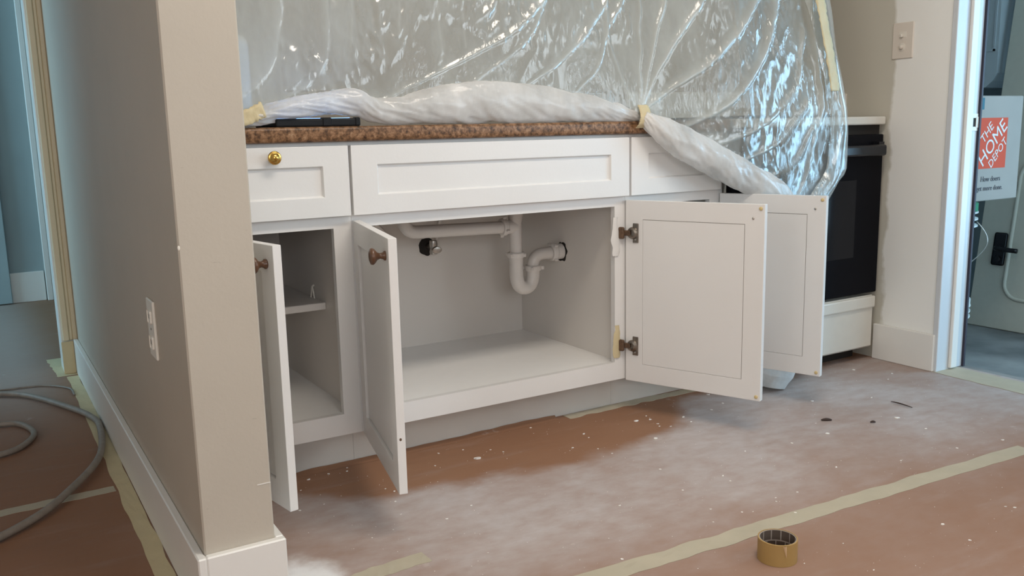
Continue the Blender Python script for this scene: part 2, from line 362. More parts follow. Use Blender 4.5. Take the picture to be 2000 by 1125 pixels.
obj('paint_nick', lathe(bmesh.new(), [(0, 0.0009), (0.0025, 0.0006), (0.0034, 0.0)], Matrix.Translation((0.0385, -0.5605, 0.706)) @ Matrix.Rotation(PI / 2, 4, 'X') @ Matrix.Diagonal((0.7, 1.3, 1, 1)), 9), 'plate_white', wl, label='bare white nick on the wall corner')
obj('paint_nick', boxes([(0.142, 0.167, -0.5607, -0.56, 0.247, 0.2485)]), 'trim_white', wl)
# baseboards and trim
def ring_board(name, parts, m, lab):
    struct(obj(name, boxes(parts, bev=0.0025), m), lab, 'baseboard')
ring_board('baseboard_left', [(0.021, 0.037, -0.577, 1.60, 0, 0.136), (0.037, 0.185, -0.577, -0.56, 0, 0.136), (0.168, 0.185, -0.56, -0.12, 0, 0.136)], 'trim_white', 'white baseboard around the stub wall')
ring_board('baseboard_right', [(2.644, 2.66, -0.285, -0.03, 0, 0.136)], 'trim_white', 'white baseboard between the stove and the doorway')
ring_board('baseboard_far', [(-2.2, 0.05, 3.483, 3.5, 0, 0.17)], 'trim_white', 'pale baseboard in the dim far room')
# door jamb of the garage doorway: board, stop, strip
t = struct(obj('trim_1', boxes([(2.652, 2.806, -0.295, -0.275, 0, 2.06), (2.652, 2.806, -1.12, -1.10, 0, 2.06), (2.652, 2.806, -1.12, -0.275, 2.04, 2.06)], bev=0.002), 'jamb_paint'), 'white painted door jamb of the garage doorway', 'trim')
obj('door_stop', boxes([(2.722, 2.758, -0.307, -0.295, 0.006, 2.04)], bev=0.002), 'trim_white', t)
obj('weatherstrip', B(2.806, 2.815, -0.303, -0.28, 0.0, 2.05), 'weatherstrip', t)
sp = obj('strike_plate', boxes([(2.768, 2.804, -0.2975, -0.295, 0.857, 0.872), (2.768, 2.804, -0.2975, -0.295, 0.902, 0.917), (2.768, 2.776, -0.2975, -0.295, 0.872, 0.902), (2.792, 2.810, -0.2985, -0.295, 0.868, 0.906)], bev=0.0006), 'plate_white', t)
obj('latch_hole', B(2.776, 2.792, -0.2965, -0.295, 0.872, 0.902), 'black_gap', sp)
# hallway doorway casing
t = struct(obj('trim_2', boxes([(-0.02, 0.037, 1.62, 1.745, 0, 2.1)], bev=0.002), 'trim_white'), 'cream door casing at the end of the hallway wall', 'trim')
obj('casing', boxes([(-0.014, 0.008, 1.600, 1.62, 0.13, 2.1), (0.008, 0.021, 1.606, 1.62, 0.13, 2.1), (0.021, 0.037, 1.602, 1.62, 0.13, 2.1)], bev=0.003), 'trim_cream', t)
struct(obj('trim_3', boxes([(0.055, 0.085, 3.46, 3.5, 0, 2.1), (0.085, 0.13, 3.47, 3.5, 0, 2.1)], bev=0.003), 'trim_white'), 'pale door casing on the dim far wall', 'trim')
struct(obj('trim_4', boxes([(-0.97, -0.93, 1.60, 1.745, 0, 2.1), (-0.97, 0.0, 1.60, 1.745, 2.06, 2.12)], bev=0.003), 'trim_white'), 'door casing on the far side of the hallway doorway', 'trim')

# garage shell
GZ = -0.15
struct(obj('floor_garage', B(2.80, 5.2, -2.6, 1.6, GZ - 0.06, GZ), 'concrete'), 'stained grey concrete floor beyond the doorway', 'floor')
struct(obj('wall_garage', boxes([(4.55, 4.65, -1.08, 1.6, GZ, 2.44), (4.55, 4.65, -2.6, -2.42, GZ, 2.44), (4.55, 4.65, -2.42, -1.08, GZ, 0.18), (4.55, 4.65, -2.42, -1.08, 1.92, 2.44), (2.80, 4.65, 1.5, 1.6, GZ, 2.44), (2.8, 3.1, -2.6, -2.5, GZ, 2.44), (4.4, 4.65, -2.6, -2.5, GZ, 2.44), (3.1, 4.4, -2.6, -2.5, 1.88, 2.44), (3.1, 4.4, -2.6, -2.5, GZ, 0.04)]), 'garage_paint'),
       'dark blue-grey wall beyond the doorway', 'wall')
struct(obj('trim_5', B(2.80, 2.84, -1.12, -0.275, GZ, -0.004), 'concrete'), 'concrete threshold edge of the garage doorway', 'trim')

bm = bmesh.new(); rows = []
for i in range(121):
    x = 0.19 + 1.05 * i / 120; h_ = 0.006 + 0.010 * max(0, noise.noise((x * 3.1, 0, 2.0))) + 0.004 * noise.noise((x * 14, 0, 5.0))
    rows.append([bm.verts.new((x, 0.045, 0.0004)), bm.verts.new((x, 0.066, 0.0015)), bm.verts.new((x, 0.0725, max(0.003, h_)))])
for a, b in zip(rows, rows[1:]):
    for k in range(2): bm.faces.new((a[k], b[k], b[k + 1], a[k + 1]))
obj('paper_edge', bm, 'kraft_paper', bpy.data.objects['floor'], smooth=True, label='curled edge of the floor paper along the toe kick')

# ------------------------------------------------------------------ cabinets
DZ0, DZ1, DT = 0.105, 0.676, 0.019
def knob_bronze(parent, loc, out):       # out = direction from the face, local
    M = Matrix.Translation(loc) @ Vector(out).to_track_quat('Z', 'Y').to_matrix().to_4x4()
    bm = lathe(bmesh.new(), [(0, 0), (0.0105, 0), (0.0105, 0.003), (0.0075, 0.006), (0.006, 0.012), (0.0085, 0.018), (0.016, 0.024), (0.0185, 0.028), (0.0175, 0.032), (0.010, 0.035), (0, 0.0355)], M)
    return obj('knob', bm, 'bronze', parent, smooth=True, local=True, label='dark bronze round knob')
def shaker(w, z0, z1, sgn, rail=0.058):
    """Closed-pose door slab: x from 0 to sgn*w, front face at y=-DT; recessed centre panel on the front, fine groove on the back."""
    xs = sorted((0, sgn * w)); ix = sorted((sgn * rail, sgn * (w - rail)))
    return ring(bmesh.new(), xs[0], xs[1], z0, z1, ix[0], ix[1], z0 + rail, z1 - rail, -DT, 0, 0.0011)
def shaker_panel(w, z0, z1, sgn, rail=0.058):
    bm = bmesh.new(); g = 0.0011
    a, b = sorted((sgn * (rail + g), sgn * (w - rail - g)))
    box(bm, a, b, -DT + 0.007, -0.0002, z0 + rail + g, z1 - rail - g)
    return bm
def groove(w, z0, z1, sgn, rail=0.058):
    a, b = sorted((sgn * rail, sgn * (w - rail)))
    return boxes([(a, b, -0.010, -0.0025, z0 + rail - 0.002, z1 - rail + 0.002)])
def make_door(root, hinge, deg, w, sgn, knob=True, inner=False):
    d = obj('door', shaker(w, DZ0, DZ1, sgn), 'cabinet_white', root, loc=hinge, rot=(0, 0, math.radians(deg)))
    obj('panel', shaker_panel(w, DZ0, DZ1, sgn), 'cabinet_white', d, local=True)
    obj('panel_gap', groove(w, DZ0, DZ1, sgn), 'gap_line', d, local=True)
    kx = sgn * (w - 0.033)
    if knob: knob_bronze(d, (kx, -DT, DZ1 - 0.040), (0, -1, 0))
    if inner:
        for z in (DZ0 + 0.012, DZ1 - 0.012):
            obj('bumper', lathe(bmesh.new(), [(0, 0), (0.0055, 0), (0.0055, 0.0015), (0.004, 0.0025), (0, 0.0027)], Matrix.Translation((sgn * (w - 0.012), 0, z)) @ Matrix.Rotation(-PI / 2, 4, 'X'), 12), 'bumper', d, local=True, smooth='auto', label='small amber round bumper')
        obj('knob_screw', lathe(bmesh.new(), [(0, 0), (0.0035, 0), (0.0035, 0.002), (0.002, 0.003), (0, 0.003)], Matrix.Translation((kx, 0, DZ1 - 0.040)) @ Matrix.Rotation(-PI / 2, 4, 'X'), 10), 'chrome', d, local=True, smooth='auto')
        knob_bronze(d, (kx, -DT, DZ1 - 0.040), (0, -1, 0))
        for z in (DZ0 + 0.115, DZ1 - 0.10):
            cup = lathe(bmesh.new(), [(0.006, 0.0), (0.0175, 0.0), (0.019, 0.004), (0.0165, 0.009), (0.010, 0.011), (0.009, 0.004), (0, 0.003)], Matrix.Translation((sgn * 0.026, 0, z)) @ Matrix.Rotation(-PI / 2, 4, 'X'), 20)
            h = obj('hinge', cup, 'steel', d, local=True, smooth='auto', label='tarnished metal cup hinge')
            a, b = sorted((sgn * 0.026, sgn * 0.045))
            obj('mounting_plate', boxes([(a, b, 0, 0.004, z - 0.030, z + 0.030), (a, b, 0.004, 0.006, z - 0.012, z + 0.012)], bev=0.0012), 'steel', h, local=True)
            a, b = sorted((sgn * -0.012, sgn * 0.020))
            obj('hinge_arm', boxes([(a, b, 0.004, 0.012, z - 0.008, z + 0.008)], bev=0.002), 'rusty', h, local=True)
            a, b = sorted((sgn * -0.016, sgn * 0.002))
            obj('frame_clip', boxes([(a, b, 0.008, 0.020, z - 0.018, z + 0.018)], bev=0.003), 'rusty', h, local=True)
            obj('screw', lathe(bmesh.new(), [(0, 0), (0.003, 0), (0.0025, 0.0015), (0, 0.002)], Matrix.Translation((sgn * 0.036, 0.004, z - 0.02)) @ Matrix.Rotation(-PI / 2, 4, 'X'), 8), 'chrome', h, local=True)
    return d
FT, FB = 0.8664, 0.6896
def drawer_front(root, name, x0, x1, rail=(0.068, 0.05)):
    z0, z1 = FB, FT; rx, rz = rail
    bm = ring(bmesh.new(), x0, x1, z0, z1, x0 + rx, x1 - rx, z0 + rz, z1 - rz, -DT, 0, 0.001)
    d = obj(name, bm, 'cabinet_white', root)
    # recessed panel with a sloping moulding all round
    bm = bmesh.new(); a0, a1, c0, c1 = x0 + rx, x1 - rx, z0 + rz, z1 - rz; s = 0.004
    o = [bm.verts.new(v) for v in ((a0, -DT + 0.0015, c0), (a1, -DT + 0.0015, c0), (a1, -DT + 0.0015, c1), (a0, -DT + 0.0015, c1))]
    n = [bm.verts.new(v) for v in ((a0 + s, -DT + 0.0075, c0 + s), (a1 - s, -DT + 0.0075, c0 + s), (a1 - s, -DT + 0.0075, c1 - s), (a0 + s, -DT + 0.0075, c1 - s))]
    for i in range(4): bm.faces.new((o[i], o[(i + 1) % 4], n[(i + 1) % 4], n[i]))
    bm.faces.new(n)
    p = obj('panel', bm, 'cabinet_white'); p.parent = d   # d sits at the root's frame: same coordinates
    return d
def carcass(root, x0, x1, ox0, ox1, shelf=None):
    t = 0.016; zt = 0.872; zo0, zo1 = 0.165, 0.658; yb = 0.59
    obj('side_panel', B(x0, x0 + t, 0.019, yb, 0.0 if False else 0.108, zt), 'cabinet_inside', root)
    obj('side_panel', B(x1 - t, x1, 0.019, yb, 0.108, zt), 'cabinet_inside', root)
    obj('bottom_panel', B(x0 + t, x1 - t, 0.0195, yb, 0.147, 0.163), 'shelf_white', root)
    obj('back_panel', B(x0 + t, x1 - t, yb, yb + 0.01, 0.108, zt), 'cabinet_inside', root)
    obj('face_frame', boxes([(x0, ox0, 0, 0.019, 0.108, 0.876), (ox1, x1, 0, 0.019, 0.108, 0.876), (ox0, ox1, 0, 0.019, 0.108, zo0), (ox0, ox1, 0, 0.019, zo1, 0.70), (ox0, ox1, 0, 0.019, 0.835, 0.876)]), 'cabinet_white', root)
    obj('toe_kick', B(x0, x1, 0.075, 0.09, 0.0, 0.110), 'toe_paint', root)

# left cabinet
c1 = thing('base_cabinet', 'narrow white base cabinet next to the stub wall, brass drawer knob, door open', 'cabinet', (0.37, 0.3, 0))
carcass(c1, 0.1695, 0.5705, 0.215, 0.522)
dr = drawer_front(c1, 'drawer', 0.190, 0.5645)
k = lathe(bmesh.new(), [(0, 0), (0.009, 0), (0.0075, 0.004), (0.0065, 0.010), (0.0115, 0.014), (0.0160, 0.016), (0.0165, 0.0185), (0.0145, 0.0210), (0.0118, 0.0200), (0.0105, 0.0225), (0.0065, 0.0265), (0, 0.028)],
          Matrix.Translation((0.372, -DT, 0.842)) @ Matrix.Rotation(PI / 2, 4, 'X'), 28)
kb = obj('knob', k, 'brass', smooth=True, label='shiny brass round knob'); kb.parent = dr
make_door(c1, (0.196, -0.006, 0), -79.5, 0.392, 1)
obj('shelf', B(0.186, 0.554, 0.185, 0.588, 0.414, 0.434, bev=0.0015), 'cabinet_inside', c1)
bm = bmesh.new(); tube(bm, [(0.548, 0.262, 0.434), (0.548, 0.276, 0.468)], 0.0022, 8); tube(bm, [(0.548, 0.292, 0.434), (0.548, 0.279, 0.468)], 0.0022, 8); tube(bm, [(0.548, 0.276, 0.468), (0.5535, 0.2775, 0.470)], 0.003, 8)
obj('shelf_clip', bm, 'plate_white', c1, label='small white shelf clip')
# sink cabinet
c2 = thing('sink_cabinet', 'wide white sink base cabinet with both doors open and drain pipes inside', 'cabinet', (1.015, 0.3, 0))
carcass(c2, 0.571, 1.4625, 0.612, 1.423)
drawer_front(c2, 'false_drawer_front', 0.572, 1.4655, rail=(0.070, 0.050))
d2 = make_door(c2, (0.592, -0.006, 0), -102.0, 0.450, 1)
obj('paint_chip_mark', lathe(bmesh.new(), [(0, 0.0004), (0.0022, 0.0004), (0.0028, 0.0)], Matrix.Translation((0.450, -0.011, 0.232)) @ Matrix.Rotation(PI / 2, 4, 'Y') @ Matrix.Diagonal((1.3, 1, 1, 1)), 9), 'rusty', d2, local=True, label='brown chip on the door edge')
make_door(c2, (1.459, -0.009, 0), 112.8, 0.440, -1, knob=False, inner=True)
# holes cut for pipes, read as dark rims on the panels
def hole(M, r, parent, lumps):
    bm = bmesh.new(); n = 26; c = bm.verts.new(M @ Vector((0, 0, 0))); rg = []
    for i in range(n):
        a = 2 * PI * i / n; rr = r * (1 + lumps * noise.noise(Vector((math.cos(a) * 2.5, math.sin(a) * 2.5, r * 50))))
        rg.append(bm.verts.new(M @ Vector((rr * math.cos(a), rr * math.sin(a), 0))))
    for i in range(n): bm.faces.new((c, rg[i], rg[(i + 1) % n]))
    return obj('pipe_hole', bm, 'black_gap', parent, label='rough dark pipe hole')
hole(Matrix.Translation((1.066, 0.5893, 0.506)) @ Matrix.Rotation(PI / 2, 4, 'X'), 0.031, c2, 0.12)
hole(Matrix.Translation((1.4459, 0.325, 0.484)) @ Matrix.Rotation(-PI / 2, 4, 'Y'), 0.034, c2, 0.25)
# putty / filler drips on the right stile beside the hinges
def patch(name, loc_pts, thick, m, parent=None, seed=0.0, sub=1):
    pass
def drip(z0, z1, m, parent, xa, wob, nm, lab):
    bm = bmesh.new(); rows = 14; L = []
    for i in range(rows + 1):
        t = i / rows; z = z0 + (z1 - z0) * t
        w = 0.018 * (0.55 + 0.45 * math.sin(PI * min(1, t * 1.05 + 0.12))) + 0.004 * noise.noise(Vector((t * 6, wob, 0)))
        cx = xa + 0.006 * noise.noise(Vector((t * 3, wob + 4, 0)))
        L.append([bm.verts.new((cx - w, -0.0005, z)), bm.verts.new((cx - w * 0.4, -0.004, z)), bm.verts.new((cx + w * 0.5, -0.0035, z)), bm.verts.new((cx + w * 0.8, 0.0005, z))])
    for a, b in zip(L, L[1:]):
        for k_ in range(3): bm.faces.new((a[k_], a[k_ + 1], b[k_ + 1], b[k_]))
    obj(nm, bm, m, parent, smooth=True, label=lab)
drip(0.505, 0.625, 'print_white', c2, 1.428, 1.0, 'filler_patch', 'dried white filler beside the hinge')
drip(0.180, 0.285, 'tape_yellow', c2, 1.432, 5.0, 'tape_scrap', 'yellowed tape scrap beside the hinge')
# right cabinet
c3 = thing('base_cabinet', 'narrow white base cabinet next to the stove, half covered by the plastic roll', 'cabinet', (1.665, 0.3, 0))
carcass(c3, 1.463, 1.870, 1.505, 1.815)
drawer_front(c3, 'drawer', 1.4735, 1.848)
make_door(c3, (1.852, -0.009, 0), 110.5, 0.352, -1, knob=False, inner=True)

# countertop
bm = bmesh.new(); box(bm, 0.1695, 1.872, -0.030, 0.606, 0.8765, 0.914)
es = [e for e in bm.edges if all(abs(v.co.y + 0.030) < 1e-5 for v in e.verts) and abs(e.verts[0].co.z - e.verts[1].co.z) < 1e-5]
bmesh.ops.bevel(bm, geom=es, offset=0.009, segments=4, affect='EDGES', profile=0.5)
tag(obj('countertop', bm, 'granite_laminate', smooth='auto'), 'brown speckled granite-look countertop with rounded edge', 'countertop')

# ------------------------------------------------------------------ plumbing
pl = thing('drain_pipe', 'white plastic drain pipes with P-trap under the sink', 'pipe', (1.275, 0.33, 0.37))
r = 0.0205; Y = 0.335; TX = 1.270
obj('tailpiece', tube(bmesh.new(), [(TX, Y, 0.74), (TX, Y, 0.49)], r, 20), 'pvc', pl, smooth='auto')
obj('tee_collar', tube(bmesh.new(), [(TX, Y, 0.596), (TX, Y, 0.618), (TX, Y, 0.64)], [r + 0.001, r + 0.0045, r + 0.0045], 20), 'pvc', pl, smooth='auto')
hz = [(TX - 0.01, Y, 0.582), (1.20, Y, 0.583), (0.93, Y, 0.590)] + [tuple(p) for p in arc((0.91, Y, 0.5905), (0.868, Y, 0.592), (0.866, Y, 0.64), 10)] + [(0.866, Y, 0.74)]
obj('branch_pipe', tube(bmesh.new(), hz, r, 20), 'pvc', pl, smooth='auto')
obj('tee_branch', tube(bmesh.new(), [(TX, Y, 0.582), (1.238, Y, 0.582), (1.234, Y, 0.582)], [r + 0.001, r + 0.003, r + 0.001], 20), 'pvc', pl, smooth='auto')
def slipnut(c, ax, rr=0.029, h=0.018, wings=4, a0=0.3):
    M = Matrix.Translation(c) @ Vector(ax).to_track_quat('Z', 'Y').to_matrix().to_4x4()
    bm = lathe(bmesh.new(), [(r, -h / 2), (rr - 0.002, -h / 2), (rr, -h / 2 + 0.003), (rr, h / 2 - 0.003), (rr - 0.003, h / 2), (r, h / 2)], M, 24)
    for i in range(wings):
        b2 = bmesh.new(); box(b2, rr - 0.004, rr + 0.008, -0.003, 0.003, -h / 2 + 0.003, h / 2 - 0.003, bev=0.0015)
        b2.transform(M @ Matrix.Rotation(a0 + 2 * PI * i / wings, 4, 'Z')); me = bpy.data.meshes.new('tmp'); b2.to_mesh(me); b2.free(); bm.from_mesh(me); bpy.data.meshes.remove(me)
    obj('slip_nut', bm, 'pvc', pl, smooth='auto')
slipnut((1.224, Y, 0.583), (1, 0, 0)); slipnut((TX, Y, 0.487), (0, 0, 1), a0=0.55)
ub = [(TX, Y, 0.495), (TX, Y, 0.425)] + [tuple(p) for p in arc((TX, Y, 0.42), (TX + 0.002, Y, 0.372), (TX + 0.034, Y, 0.372), 8)] + [tuple(p) for p in arc((TX + 0.034, Y, 0.372), (TX + 0.066, Y, 0.372), (TX + 0.066, Y, 0.43), 8)][1:] + [(TX + 0.066, Y, 0.440)]
obj('trap_bend', tube(bmesh.new(), ub, r + 0.0025, 20), 'pvc', pl, smooth='auto')
slipnut((TX + 0.066, Y, 0.437), (0, 0, 1), a0=0.9)
el = [(TX + 0.066, Y, 0.425)] + [tuple(p) for p in arc((TX + 0.066, Y, 0.445), (TX + 0.068, Y, 0.482), (TX + 0.108, Y - 0.004, 0.482), 10)] + [(1.4455, 0.325, 0.485)]
obj('wall_elbow', tube(bmesh.new(), el, r, 20), 'pvc', pl, smooth='auto')
slipnut((1.412, 0.327, 0.484), (1, -0.05, 0), rr=0.030, h=0.020, a0=0.8)
obj('wall_sleeve', tube(bmesh.new(), [(1.4185, 0.3265, 0.484), (1.4455, 0.325, 0.485)], r + 0.006, 20), 'pvc', pl, smooth='auto')
# shut-off valve
v = thing('shutoff_valve', 'dull metal water shut-off valve at the rear hole', 'valve', (1.072, 0.585, 0.506))
obj('stem', tube(bmesh.new(), [(1.070, 0.5885, 0.508), (1.070, 0.548, 0.508)], 0.011, 14), 'chrome', v, smooth='auto')
obj('valve_body', lathe(bmesh.new(), [(0, -0.02), (0.013, -0.02), (0.015, -0.012), (0.012, 0.0), (0.015, 0.012), (0.013, 0.026), (0, 0.028)], Matrix.Translation((1.070, 0.547, 0.505)), 14), 'chrome', v, smooth='auto')
bm = lathe(bmesh.new(), [(0, 0), (0.017, 0), (0.020, 0.004), (0.017, 0.010), (0, 0.012)], Matrix.Translation((1.074, 0.535, 0.500)) @ Matrix.Rotation(PI / 2, 4, 'X') @ Matrix.Diagonal((1.0, 0.62, 1, 1)), 16)
obj('handle', bm, 'chrome', v, smooth='auto')
obj('supply_line', tube(bmesh.new(), spline([(1.082, 0.547, 0.530), (1.088, 0.546, 0.57), (1.10, 0.53, 0.63), (1.12, 0.50, 0.72)]), 0.006, 10), 'pvc', v, smooth=True)
# a second pale loop high up at the left of the cabinet
tag(obj('supply_hose', tube(bmesh.new(), spline([(0.60, 0.44, 0.76), (0.72, 0.43, 0.655), (0.80, 0.43, 0.625), (0.845, 0.44, 0.585), (0.86, 0.46, 0.56), (0.90, 0.54, 0.545), (0.93, 0.5885, 0.545)]), 0.0075, 12), 'pvc', smooth=True),
    'pale flexible water hose high at the left of the sink cabinet', 'hose')

# ------------------------------------------------------------------ stove
st = thing('range_stove', 'white and black electric stove at the end of the counter', 'stove', (2.262, 0.28, 0))
SX0, SX1 = 1.885, 2.640
obj('body', boxes([(SX0, SX1, 0.0, 0.595, 0.045, 0.885)], bev=0.002), 'range_white', st)
obj('plinth', B(SX0 + 0.03, SX1 - 0.03, 0.03, 0.58, 0.0, 0.05), 'black_gap', st)
obj('cooktop', B(SX0 - 0.002, SX1 + 0.002, -0.045, 0.60, 0.886, 0.916, bev=0.006, seg=3), 'range_white', st)
bg = obj('backguard', B(SX0, SX1, 0.52, 0.60, 0.915, 1.03, bev=0.01, seg=2), 'range_white', st)
obj('vent_strip', B(SX0 + 0.004, SX1 - 0.004, -0.022, 0.0, 0.848, 0.886), 'black_gap', st)
for i, (cx, cy, rr) in enumerate(((2.07, 0.13, 0.10), (2.46, 0.13, 0.08), (2.07, 0.38, 0.08), (2.46, 0.38, 0.10))):
    bm = bmesh.new()
    sp_ = [(cx + (0.02 + (rr - 0.02) * a / 40) * math.cos(a * 0.6), cy + (0.02 + (rr - 0.02) * a / 40) * math.sin(a * 0.6), 0.922) for a in range(41)]
    obj('burner', tube(bm, sp_, 0.005, 8), 'range_handle', st, smooth=True)
dd = obj('oven_door', B(SX0 + 0.002, SX1 - 0.002, -0.042, 0.0, 0.262, 0.852, bev=0.005, seg=2), 'range_black', st)
w_ = obj('oven_window', B(2.03, 2.495, -0.0435, -0.040, 0.405, 0.690, bev=0.001), 'range_glass', None); w_.parent = dd; w_.matrix_parent_inverse = Matrix.Identity(4)
h = bmesh.new(); box(h, SX0 + 0.006, SX1 - 0.036, -0.085, -0.062, 0.775, 0.815, bev=0.008, seg=2); box(h, SX0 + 0.03, SX0 + 0.06, -0.066, -0.040, 0.785, 0.825); box(h, SX1 - 0.06, SX1 - 0.03, -0.066, -0.040, 0.785, 0.825)
h_ = obj('handle', h, 'range_handle', None); h_.parent = dd
dw = obj('storage_drawer', boxes([(SX0 + 0.002, SX1 - 0.012, -0.040, 0.0, 0.050, 0.252)], bev=0.006), 'range_white', st)
lip = obj('drawer_lip', B(SX0 + 0.004, SX1 - 0.014, -0.050, -0.036, 0.205, 0.250, bev=0.006, seg=3), 'range_white', None); lip.parent = dw

# ------------------------------------------------------------------ wall plates
o = thing('light_switch', 'beige switch plate with toggle and round knob on the primed wall', 'switch', (2.66, -0.086, 1.12))
obj('plate', B(2.6545, 2.6605, -0.128, -0.045, 1.118, 1.244, bev=0.002), 'plate', o)
obj('toggle_frame', B(2.6535, 2.655, -0.100, -0.073, 1.192, 1.212, bev=0.0006), 'plate_white', o)
bm = B(2.642, 2.656, -0.091, -0.082, 1.192, 1.203, bev=0.002); obj('toggle', bm, 'plate_white', o)
M = Matrix.Translation((2.6545, -0.0865, 1.158)) @ Matrix.Rotation(-PI / 2, 4, 'Y')
obj('dial_ring', lathe(bmesh.new(), [(0.0, 0.0), (0.0135, 0), (0.0135, 0.0015), (0.010, 0.002), (0, 0.002)], M, 20), 'plate_white', o, smooth='auto')
obj('dial', lathe(bmesh.new(), [(0.0, 0.0), (0.007, 0.002), (0.0065, 0.010), (0.004, 0.012), (0, 0.012)], M, 16), 'plate', o, smooth='auto')
o = thing('power_outlet', 'white duplex outlet on the dark side of the stub wall', 'outlet', (0.036, -0.228, 0.44))
obj('plate', B(0.0315, 0.0375, -0.266, -0.192, 0.442, 0.566, bev=0.002), 'plate_white', o)
for z in (0.475, 0.530):
    rc = obj('receptacle', B(0.0295, 0.032, -0.246, -0.212, z - 0.014, z + 0.014, bev=0.004, seg=2), 'plate_white', o)
    for y in (-0.236, -0.224):
        s_ = obj('slot', B(0.0292, 0.030, y - 0.0012, y + 0.0012, z - 0.004, z + 0.006), 'black_gap'); s_.parent = rc
obj('screw', lathe(bmesh.new(), [(0, 0), (0.003, 0), (0.002, 0.001), (0, 0.001)], Matrix.Translation((0.0315, -0.229, 0.504)) @ Matrix.Rotation(-PI / 2, 4, 'Y'), 10), 'chrome', o)
o = thing('wall_plate', 'white wall plate above the stove at the edge of the plastic', 'wall plate', (2.66, 0.20, 0.90))
obj('plate', B(2.646, 2.6605, 0.145, 0.235, 0.918, 1.006, bev=0.002), 'plate_white', o)
obj('face', B(2.6445, 2.647, 0.158, 0.222, 0.93, 0.995, bev=0.001), 'plate', o)

# ------------------------------------------------------------------ plastic sheeting
pls = thing('plastic_sheet', 'clear plastic drop sheet hung over the counter and stove', 'plastic sheet', (1.0, -0.01, 0.92))
XL = 0.1705
def interp(x, xs, ys): return np.interp(x, xs, ys)
def XR(z): return interp(z, [0, 0.4, 0.64, 0.73, 0.86, 1.05, 1.3, 2.43], [2.19, 2.20, 2.235, 2.315, 2.322, 2.295, 2.272, 2.30])
def zb(u): return interp(u, [0, 0.10, 0.20, 0.225, 0.36, 0.52, 0.61, 0.625, 0.74, 0.86, 0.93, 1.0], [0.925, 0.945, 0.975, 0.95, 0.99, 0.97, 0.93, 0.90, 0.80, 0.70, 0.04, 0.04])
nu, nv = 500, 300
u = np.linspace(0, 1, nu)[None, :].repeat(nv, 0); vv = np.linspace(0, 1, nv)[:, None].repeat(nu, 1)
vv = vv ** 1.5                                     # finer rows low down, where the sheet is seen
Z = zb(u) + (2.43 - zb(u)) * vv
X = XL + u * (XR(Z) - XL)
def sstep(a, b, x): t = np.clip((x - a) / (b - a), 0, 1); return t * t * (3 - 2 * t)
def ybase(X, Z): return -0.012 - 0.095 * sstep(1.40, 1.9, X) + 0.17 * np.clip(Z - 0.95, 0, 9)
Yg = ybase(X, Z)
LY = np.zeros(X.shape); X0, Z0 = X, Z
wx = np.array([noise.noise((a * 6, b * 6, 21.0)) * 0.016 + noise.noise((a * 17, b * 13, 25.0)) * 0.005 for a, b in zip(X.ravel(), Z.ravel())]).reshape(X.shape)
X, Z = X0 + wx, Z0
def fold(P, amp, wid, pow_=1.0):
    global Yg
    P = np.array([(p.x, p.z) for p in spline([(a, 0, b) for a, b in P], 6)], float); best = np.full(X.shape, 9.0); side = np.zeros(X.shape); tt = np.zeros(X.shape)
    n = len(P) - 1
    for i in range(n):
        a, b = P[i], P[i + 1]; d = b - a; L2 = d @ d
        t = np.clip(((X - a[0]) * d[0] + (Z - a[1]) * d[1]) / L2, 0, 1)
        dx = X - a[0] - t * d[0]; dz = Z - a[1] - t * d[1]; dist = np.hypot(dx, dz); m = dist < best
        best = np.where(m, dist, best); side = np.where(m, np.sign(d[0] * dz - d[1] * dx), side); tt = np.where(m, (i + t) / n, tt)
    ww = wid * (0.35 + 0.65 * tt)
    prof = np.where(side > 0, np.exp(-(best / (ww * 0.75)) ** 2), np.exp(-(best / (ww * 0.22)) ** 2))
    Yg = Yg - amp * 0.42 * (0.25 + 0.75 * tt) * prof
    global LY
    LY = LY + np.where(side > 0, np.exp(-best / (ww * 0.9)), np.exp(-(best / 0.004) ** 2)) * min(1.0, amp / 0.022) * np.clip(1.1 - 0.35 * tt, 0, 1)
T0 = (1.50, 0.935)
fold([T0, (1.60, 1.00), (1.76, 1.10), (1.90, 1.22), (2.0, 1.38), (2.06, 1.7), (2.08, 2.4)], 0.030, 0.034)
fold([(1.62, 0.88), (1.78, 0.95), (1.90, 1.04), (2.0, 1.18), (2.06, 1.32), (2.10, 1.7), (2.12, 2.4)], 0.036, 0.040)
fold([T0, (1.57, 1.06), (1.68, 1.20), (1.78, 1.34), (1.9, 1.7), (1.95, 2.4)], 0.020, 0.024)
fold([T0, (1.56, 1.12), (1.62, 1.30), (1.68, 1.6), (1.70, 2.4)], 0.018, 0.020)
fold([T0, (1.515, 1.08), (1.53, 1.3), (1.55, 2.4)], 0.012, 0.016)
fold([T0, (1.45, 1.05), (1.42, 1.2), (1.44, 1.5)], 0.008, 0.018)
fold([(1.12, 1.02), (1.24, 1.09), (1.36, 1.19), (1.44, 1.32), (1.52, 1.7)], 0.014, 0.022)
fold([(1.28, 1.0), (1.37, 1.08), (1.43, 1.2), (1.5, 1.34), (1.6, 1.8)], 0.013, 0.018)
fold([(0.66, 0.975), (0.86, 1.06), (1.02, 1.13), (1.16, 1.22), (1.30, 1.36)], 0.012, 0.020)
fold([(0.95, 1.03), (1.08, 1.11), (1.17, 1.19), (1.24, 1.34)], 0.010, 0.016)
fold([(0.26, 0.96), (0.36, 1.02), (0.42, 1.12), (0.44, 1.3), (0.42, 1.6)], 0.009, 0.034)
fold([(0.42, 0.98), (0.50, 1.04), (0.54, 1.16), (0.55, 1.5)], 0.007, 0.026)
